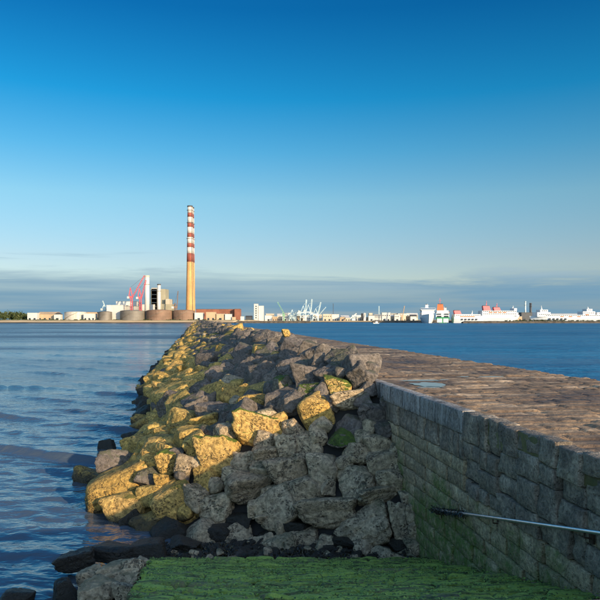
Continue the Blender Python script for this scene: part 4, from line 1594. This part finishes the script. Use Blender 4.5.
# ---- distant port between the mole and the ferries
YP = 1440
shed('grain_silo', 'tall white twin silo tower with dark centre, right of the brick hall', 254, 258, 303.8, 320, YP, M_WHITE, 'flat', M_CREAM, 14, zb=3, wins=((1, 6, .3, .15, .95),))
shed('grain_silo', 'shorter white silo block leaning on the tall silo tower', 258.6, 263.6, 305.8, 320, YP + 4, M_WHITE, 'flat', M_WHITE, 14, zb=3)
gp = random.Random(12)
PORT = [(265, 272, 315.2, M_WHITE, 'low white warehouse just right of the silo'), (272.5, 277, 316.5, M_SAND, 'sand-coloured hut right of the low white warehouse'), (277.3, 282, 313.6, M_CREAM, 'cream warehouse below the green crane jib'),
        (282.5, 288, 316.2, M_WHITE, 'flat white store right of the green crane'), (288.5, 296, 314.6, M_PALE, 'pale grey-green store left of the tall container cranes'), (296.5, 303, 315.6, M_SAND, 'sandy block under the first container crane'),
        (312.5, 316, 316.4, M_WHITE, 'small white hut between the container cranes'), (323, 331.5, 314.0, M_CREAM, 'cream block, left half of the broad pair right of the cranes'), (331.8, 339, 314.2, M_WHITE, 'white block, right half of the broad pair right of the cranes'),
        (340, 345, 317, M_SAND, 'low sandy hut right of the broad white pair'), (345.5, 350, 316.8, M_CREAM, 'low cream hut left of the inclined conveyor'), (356, 361.5, 316.4, M_WHITE, 'low white hut left of the round white tank'),
        (368.5, 374.5, 315.4, M_WHITE, 'white block left of the small motor boat'), (382, 390.5, 312.6, M_WHITE, 'white block with a raised roof right of the motor boat'), (386, 394, 314.8, M_CREAM, 'cream block in front of the raised white one'),
        (394.5, 400, 314.2, M_WHITE, 'bright white block left of the yellow crane jib'), (401.5, 406, 315.0, M_CREAM, 'cream hut at the foot of the yellow crane jib'), (406.5, 410, 316, M_SAND, 'small sandy hut right of the yellow crane jib'),
        (410.5, 416.5, 314.6, M_WHITE, 'white block just left of the moored ferries'), (361.5, 368, 317.0, M_GREYB, 'grey low hut between the round tank and the white block')]
for k, (u0, u1, v0, mm, lab) in enumerate(PORT):
    shed('port_building', lab, u0, u1, v0, 320, YP + 20 + 9 * (k % 3), mm, 'gable' if k % 4 == 2 else 'flat', M_ROOF if k % 3 == 0 else M_WHITE, 16, zb=3, doors=1 + k % 3, wins=((4, 1, .5, .6, .8),) if k % 2 else (), group='port buildings on the far quay')
BACK = [(266, 274, 313.6, M_CREAM, 'cream store behind the low white warehouse right of the silo'), (284, 291, 312.8, M_WHITE, 'white store behind the flat one left of the container cranes'), (297, 300.5, 311.5, M_PALE, 'tall pale block behind the first container crane'),
        (313, 322, 314.4, M_CREAM, 'wide cream block behind the rightmost container crane'), (341, 349, 315.3, M_WHITE, 'white shed set back right of the broad pair'), (352, 361, 315.0, M_PALE, 'pale shed behind the inclined conveyor'),
        (369, 373, 313.0, M_CREAM, 'narrow cream tower block behind the motor boat'), (374.5, 382, 314.2, M_WHITE, 'white block directly above the motor boat'), (391, 397, 313.2, M_GREYB, 'grey block behind the bright white one'),
        (398, 409, 313.4, M_WHITE, 'long white block behind the yellow crane jib'), (407, 418, 313.0, M_CREAM, 'cream block peeping out behind the moored ferries'), (303, 312, 315.2, M_WHITE, 'low white block between the legs of the container cranes')]
for k, (u0, u1, v0, mm, lab) in enumerate(BACK):
    shed('port_building', lab, u0, u1, v0, 320, YP + 75 + 9 * (k % 3), mm, 'gable' if k % 3 == 1 else 'flat', M_GREYB if k % 2 else M_WHITE, 18, zb=3, wins=((5, 2, .5, .45, .85),), group='port buildings on the far quay')
t = tank('white upright round tank right of the inclined conveyor', 363, 366, 312.8, YP + 10, M_WHITE, 3, True, 'port tanks')
t = tank('dark upright round tank touching the white upright one', 361.2, 363, 313.2, YP + 14, M_DSTEEL, 3, True, 'port tanks')


def sts(label, u, Y, v_top, boom_tip, mat, w=13.0, zb=3):
    """quay container crane: four legs, cross girders, portal beams, apex frame and raised boom"""
    X = bx(u, Y)
    t = thing('container_crane', label, 'crane', (X, Y, zb), 0, 'container cranes in the port')
    za = bz(v_top, Y) - zb
    zg = za * .52
    for x in (-w / 2, w / 2):
        for y in (-9, 9):
            MB().bar((x, y, 0), (x * .8, y, zg), 1.3).build('leg', mat, t)
    mb = MB()
    for y in (-9, 9):
        mb.bar((-w / 2, y, zg * .45), (w / 2, y, zg * .45), 1.1)
        mb.bar((-w * .4, y, zg), (w * .4, y, zg), 1.2)
        mb.bar((-w / 2, y, zg * .45), (w * .4, y, zg), .7)
    mb.build('portal_beam', mat, t)
    MB().box(-w * .9, w * .5, -2, 2, zg, zg + 1.8).build('girder', mat, t)
    mb = MB()
    for y in (-2, 2):
        mb.bar((-w * .4, y, zg), (w * .05, y, za), .9)
        mb.bar((w * .4, y, zg), (w * .05, y, za), .9)
    mb.build('apex_frame', mat, t)
    tx, tz = bx(boom_tip[0], Y) - X, bz(boom_tip[1], Y) - zb
    MB().lattice((w * .45, 0, zg + 1), (tx, 0, tz), 2.0, .7, 10).build('boom', mat, t)
    MB().bar((w * .05, 0, za), (tx * .8, 0, tz * .85), .35).build('stay', mat, t)
    MB().box(-w * .8, -w * .45, -2.4, 2.4, zg + 1.8, zg + 5).build('machinery_house', M_WHITE, t)
    return t


sts('pale container crane, leftmost of the three with raised booms', 303, 1425, 305.5, (306.4, 299.6), M_PALE)
sts('pale container crane, middle and tallest of the three with raised booms', 308.2, 1440, 304.5, (312, 299.2), M_PALE)
sts('pale container crane, rightmost of the three, with its boom leaning right', 315.5, 1432, 308.5, (320.8, 302.2), M_PALE)
sts('low pale crane with its boom down left of the tall container cranes', 292, 1450, 309.5, (299, 310.5), M_PALE, 10)
luffer('green crane with a long jib leaning left right of the silo', 284, 319, 315, 312, (277.5, 302), 1430, M_LGREEN, 3, 1.6)
luffer('white crane with a long jib leaning right among the port buildings', 318, 319, 315.5, 312.5, (326, 307), 1450, M_PALE, 3, 1.2)
luffer('yellow crane jib standing left of the moored ferries', 402, 319, 316, 313, (404.5, 305.8), 1430, M_SAND, 3, 1.5)
t = thing('conveyor', 'inclined pale conveyor gallery leaning up to the right', 'conveyor', (bx(350, 1435), 1435, 3))
MB().bar((0, 0, 5), (bx(356.5, 1435) - bx(350, 1435), 0, bz(313.5, 1435) - 3), 2.4).build('gallery', M_WHITE, t)
MB().bar((bx(355, 1435) - bx(350, 1435), 0, 0), (bx(355, 1435) - bx(350, 1435), 0, bz(314.5, 1435) - 3), .9).build('trestle', M_WHITE, t)


def pole(label, u, v0, Y, w, mat, zb=3):
    t = thing('mast', label, 'mast', (bx(u, Y), Y, zb))
    h = bz(v0, Y) - zb
    MB().lattice((0, 0, 0), (0, 0, h), w, .35, 14).build('lattice', mat, t)
    MB().box(-w, w, -w, w, 0, .8).build('footing', M_QUAY, t)


pole('thin dark lattice mast right of the container cranes', 333.2, 303.5, YP + 60, 1.0, M_DSTEEL)
pole('pale lattice mast above the white port buildings', 379, 306, YP + 60, 1.6, M_PALE)


# ---- ships
def ferry(label, X, Y, rot, L, B, Hh, hullmat, tiers, funnels, masts, sidemat=M_SHIP, group='ships moored in the port', stern=None, bridge=None, ports=None):
    """+x is the bow. tiers: (x0, x1, z0, z1, inset); funnels: (x, y, w, l, z0, z1, mat)"""
    t = thing('ferry', label, 'ship', (X, Y, 0), rot, group)
    n = 22
    V = []
    for i in range(n + 1):
        s = i / n
        x = -L / 2 + L * s
        hb = B / 2 * (1 - max(0, (s - .72) / .28) ** 2.2) * (0.93 + .07 * min(1, s / .08))
        hb = max(hb, .25)
        rake = 5 * max(0, (s - .8) / .2)
        zt2 = Hh + 1.6 * max(0, (s - .75) / .25) ** 1.5
        for (k, zz, dx) in ((.55, -1, -rake * .6), (.82, Hh * .3, 0), (1, Hh * .7, rake * .6), (1, zt2, rake)):
            V.append((x + dx, -hb * k, zz))
        for (k, zz, dx) in ((1, zt2, rake), (1, Hh * .7, rake * .6), (.82, Hh * .3, 0), (.55, -1, -rake * .6)):
            V.append((x + dx, hb * k, zz))
    fs = [(i * 8 + j, (i + 1) * 8 + j, (i + 1) * 8 + (j + 1) % 8, i * 8 + (j + 1) % 8) for i in range(n) for j in range(8)]
    fs += [(0, 1, 2, 3), (0, 3, 4, 7), (4, 5, 6, 7)]
    me = np_mesh('hull', V, [f for f in fs if len(f) == 4], hullmat, False)
    link('hull', me, t)
    for (x0, x1, z0, z1, ins) in tiers:
        d = MB().box(x0, x1, -B / 2 + ins, B / 2 - ins, z0, z1).build('deckhouse', sidemat, t)
        mb = MB()
        zc = z0 + (z1 - z0) * .45
        for sy in (-1, 1):
            yy = sy * (B / 2 - ins)
            k = x0 + 2
            while k < x1 - 3:
                mb.box(k, k + 2.0, min(yy, yy + sy * .08), max(yy, yy + sy * .08), zc, zc + min(1.3, (z1 - z0) * .4))
                k += 3.4
        if mb.v:
            mb.build('window_row', M_GLASS, d)
    for (x, y, w, l, z0, z1, fm) in funnels:
        f = MB().add([(x - l / 2, y - w / 2, z0), (x + l / 2, y - w / 2, z0), (x + l / 2, y + w / 2, z0), (x - l / 2, y + w / 2, z0),
                      (x - l / 2 - 1.5, y - w * .4, z1), (x + l * .3, y - w * .4, z1), (x + l * .3, y + w * .4, z1), (x - l / 2 - 1.5, y + w * .4, z1)],
                     [(0, 3, 2, 1), (4, 5, 6, 7), (0, 1, 5, 4), (1, 2, 6, 5), (2, 3, 7, 6), (3, 0, 4, 7)]).build('funnel', fm, t)
        MB().box(x - l * .45 - 1.2, x + l * .25, y - w * .34, y + w * .34, z1, z1 + 1.0).build('funnel_top', M_ROOF, f)
    for (x, y, z0, z1, mm) in masts:
        mb = MB()
        mb.bar((x, y, z0), (x, y, z1), .9, .4)
        mb.bar((x, y - 2.5, z0 + (z1 - z0) * .6), (x, y + 2.5, z0 + (z1 - z0) * .6), .4)
        mb.bar((x - 2, y, z0), (x, y, z0 + (z1 - z0) * .7), .5)
        mb.build('mast', mm, t)
    for k in range(4):
        x = -L * .25 + k * L * .12
        for sy in (-1, 1):
            zz = max(ti[2] for ti in tiers if ti[0] <= x <= ti[1]) + .5 if any(ti[0] <= x <= ti[1] for ti in tiers) else Hh
            MB().tube([(x - 3, sy * B * .47, zz), (x - 2, sy * B * .49, zz - .3), (x + 2, sy * B * .49, zz - .3), (x + 3, sy * B * .47, zz)], .9, 8).build('lifeboat', M_ORANGE, t)
    if stern:
        MB().box(-L / 2 - .6, -L / 2 + .1, -B * .42, -B * .04, 1.0, Hh * .75).build('stern_door', stern, t)
        MB().box(-L / 2 - .6, -L / 2 + .1, B * .04, B * .42, 1.0, Hh * .75).build('stern_door', stern, t)
        for (y0, y1, z0, z1) in ((-.42, -.1, .95, 1.2), (.1, .42, .95, 1.2), (-.44, -.12, 1.36, 1.55), (.12, .44, 1.36, 1.55)):
            MB().box(-L / 2 - .3, -L / 2 + .2, B * y0, B * y1, Hh * z0, Hh * z1).build('stern_opening', M_GLASS, t)
    if bridge:
        x0, x1, z0, z1 = bridge
        br = MB().box(x0, x1, -B / 2 - 1.2, B / 2 + 1.2, z0, z1).build('bridge', M_SHIP, t)
        MB().box(x1, x1 + .2, -B / 2 - .8, B / 2 + .8, z0 + (z1 - z0) * .35, z1 - .6).build('bridge_windows', M_BLUE, br)
    if ports:
        z0, z1, x0, x1, n2 = ports
        for sy in (-1, 1):
            for k in range(n2):
                x = x0 + (x1 - x0) * k / max(n2 - 1, 1)
                yy = sy * B / 2
                MB().box(x - 1.9, x + 1.9, min(yy, yy + sy * .15) - .1, max(yy, yy + sy * .15) + .1, z0, z1).build('side_opening', M_GLASS, t)
    return t


PI = math.pi
# white ferry, bow to the camera and swung a little left
ferry('white ferry moored bow towards the viewer with blue bridge windows', bx(429.5, 1130), 1150, R(-98), 92, 23, 14, M_SHIP,
      [(-44, 30, 14, 19, .3), (-40, 27, 19, 23.2, .8), (-30, 20, 23.2, 26, 2.5)], [(-18, 0, 6, 8, 26, 33, M_SHIP)], [(14, 0, 26, 34, M_SHIP), (30, 0, 15, 20, M_SHIP)], bridge=(21, 28, 22.6, 26.4))
# second ferry, stern to the camera, green below
ferry('ferry with green stern doors and orange funnel, stern towards the viewer', bx(446.5, 1128), 1160, R(78), 100, 23, 10.5, M_GREEN,
      [(-50, 40, 10.5, 14.5, .2), (-49, 36, 14.5, 18.5, .6), (-46, 30, 18.5, 22, 1.5)], [(-30, 4, 12, 11, 22, 33, M_ORANGE), (-24, -5, 4, 6, 22, 27, M_SHIP)], [(-30, 4.5, 33, 44, M_RED), (-12, -3, 22, 29, M_SHIP)], stern=M_SHIP)
# side-on ships to the right
ferry('low white ship with a red funnel right of the green ferry, side-on', bx(468, 1150), 1150, R(4), 56, 18, 11, M_SHIP,
      [(-27, 20, 11, 15.5, .3)], [(-19, 0, 8, 12, 15.5, 22, M_RED)], [(8, 0, 15.5, 22, M_SHIP)], ports=(5, 7.5, -14, 12, 5))
ferry('tall white ferry with two red funnels, side-on behind the quay', bx(498, 1165), 1165, R(3), 70, 24, 13, M_SHIP,
      [(-33, 33, 13, 18.5, .2), (-33, 30, 18.5, 22.0, .5), (26, 31, 22, 26.5, 2)], [(-21, 0, 9, 13, 22, 30.5, M_RED), (-2, 0, 9, 12, 22, 28, M_RED)], [(-21, 0, 30.5, 40, M_RED), (-2, 0, 28, 36, M_RED), (28, 0, 26, 31, M_SHIP)])
ferry('long low white ship with a row of square openings behind the scrubby quay', bx(568, 1145), 1150, R(181.5), 126, 24, 11, M_SHIP,
      [(-60, 45, 11, 14.5, .2), (34, 58, 11, 19, .6), (38, 52, 19, 23.5, 2.5), (-46, -24, 14.5, 20.5, 1), (-42, -32, 20.5, 25, 3), (-58, -50, 14.5, 19, 2)],
      [], [(46, 0, 23.5, 31, M_SHIP), (-38, 0, 25, 29, M_SHIP)], ports=(5.2, 8.4, 8, 36, 5))
stack('thin pale stack, left one of the pair on the right shore', 525.3, 301.2, 1300, 1.7, M_PALE, M_PALE, 3)
stack('dark round stack, right one of the pair on the right shore', 530.6, 303.0, 1300, 2.3, M_DSTEEL, M_DSTEEL, 3)
shed('dark_plant', 'dark block between and under the two stacks on the right shore', 521.5, 533, 312.4, 320, 1290, M_DSTEEL, 'flat', M_ROOF, 20, zb=3, doors=2)
shed('long_warehouse', 'long pale warehouse roof showing behind the low white ship on the right', 545, 640, 313.4, 320, 1320, M_GREYB, 'gable', M_WHITE, 30, zb=3)
shed('port_building', 'low sandy terminal building right of the two-funnelled ferry', 514, 522, 316.4, 320, 1285, M_SAND, 'flat', M_WHITE, 16, zb=3, doors=2)

# small motor boat in the channel
t = thing('motor_boat', 'small white motor boat crossing the channel before the port', 'boat', (bx(376, 960), 960, 0), R(200))
V = []
for i in range(9):
    s = i / 8
    x = -4.5 + 9 * s
    hb = 1.5 * (1 - max(0, (s - .55) / .45) ** 2) + .05
    for (k, z) in ((.5, -.3), (1, .9 + .5 * s)):
        V.append((x, -hb * k, z))
    for (k, z) in ((1, .9 + .5 * s), (.5, -.3)):
        V.append((x, hb * k, z))
fs = [(i * 4 + j, (i + 1) * 4 + j, (i + 1) * 4 + (j + 1) % 4, i * 4 + (j + 1) % 4) for i in range(8) for j in range(4)] + [(0, 1, 2, 3)]
link('hull', np_mesh('hull', V, fs, M_SHIP), t)
c = MB().box(-2.5, 1.2, -1.0, 1.0, .9, 3.2).build('cabin', M_SHIP, t)
MB().box(1.2, 1.26, -.8, .8, 2.0, 2.9).build('windscreen', M_GLASS, c)
MB().bar((-1, 0, 3.2), (-1, 0, 5.6), .18, .1).build('mast', M_SHIP, t)
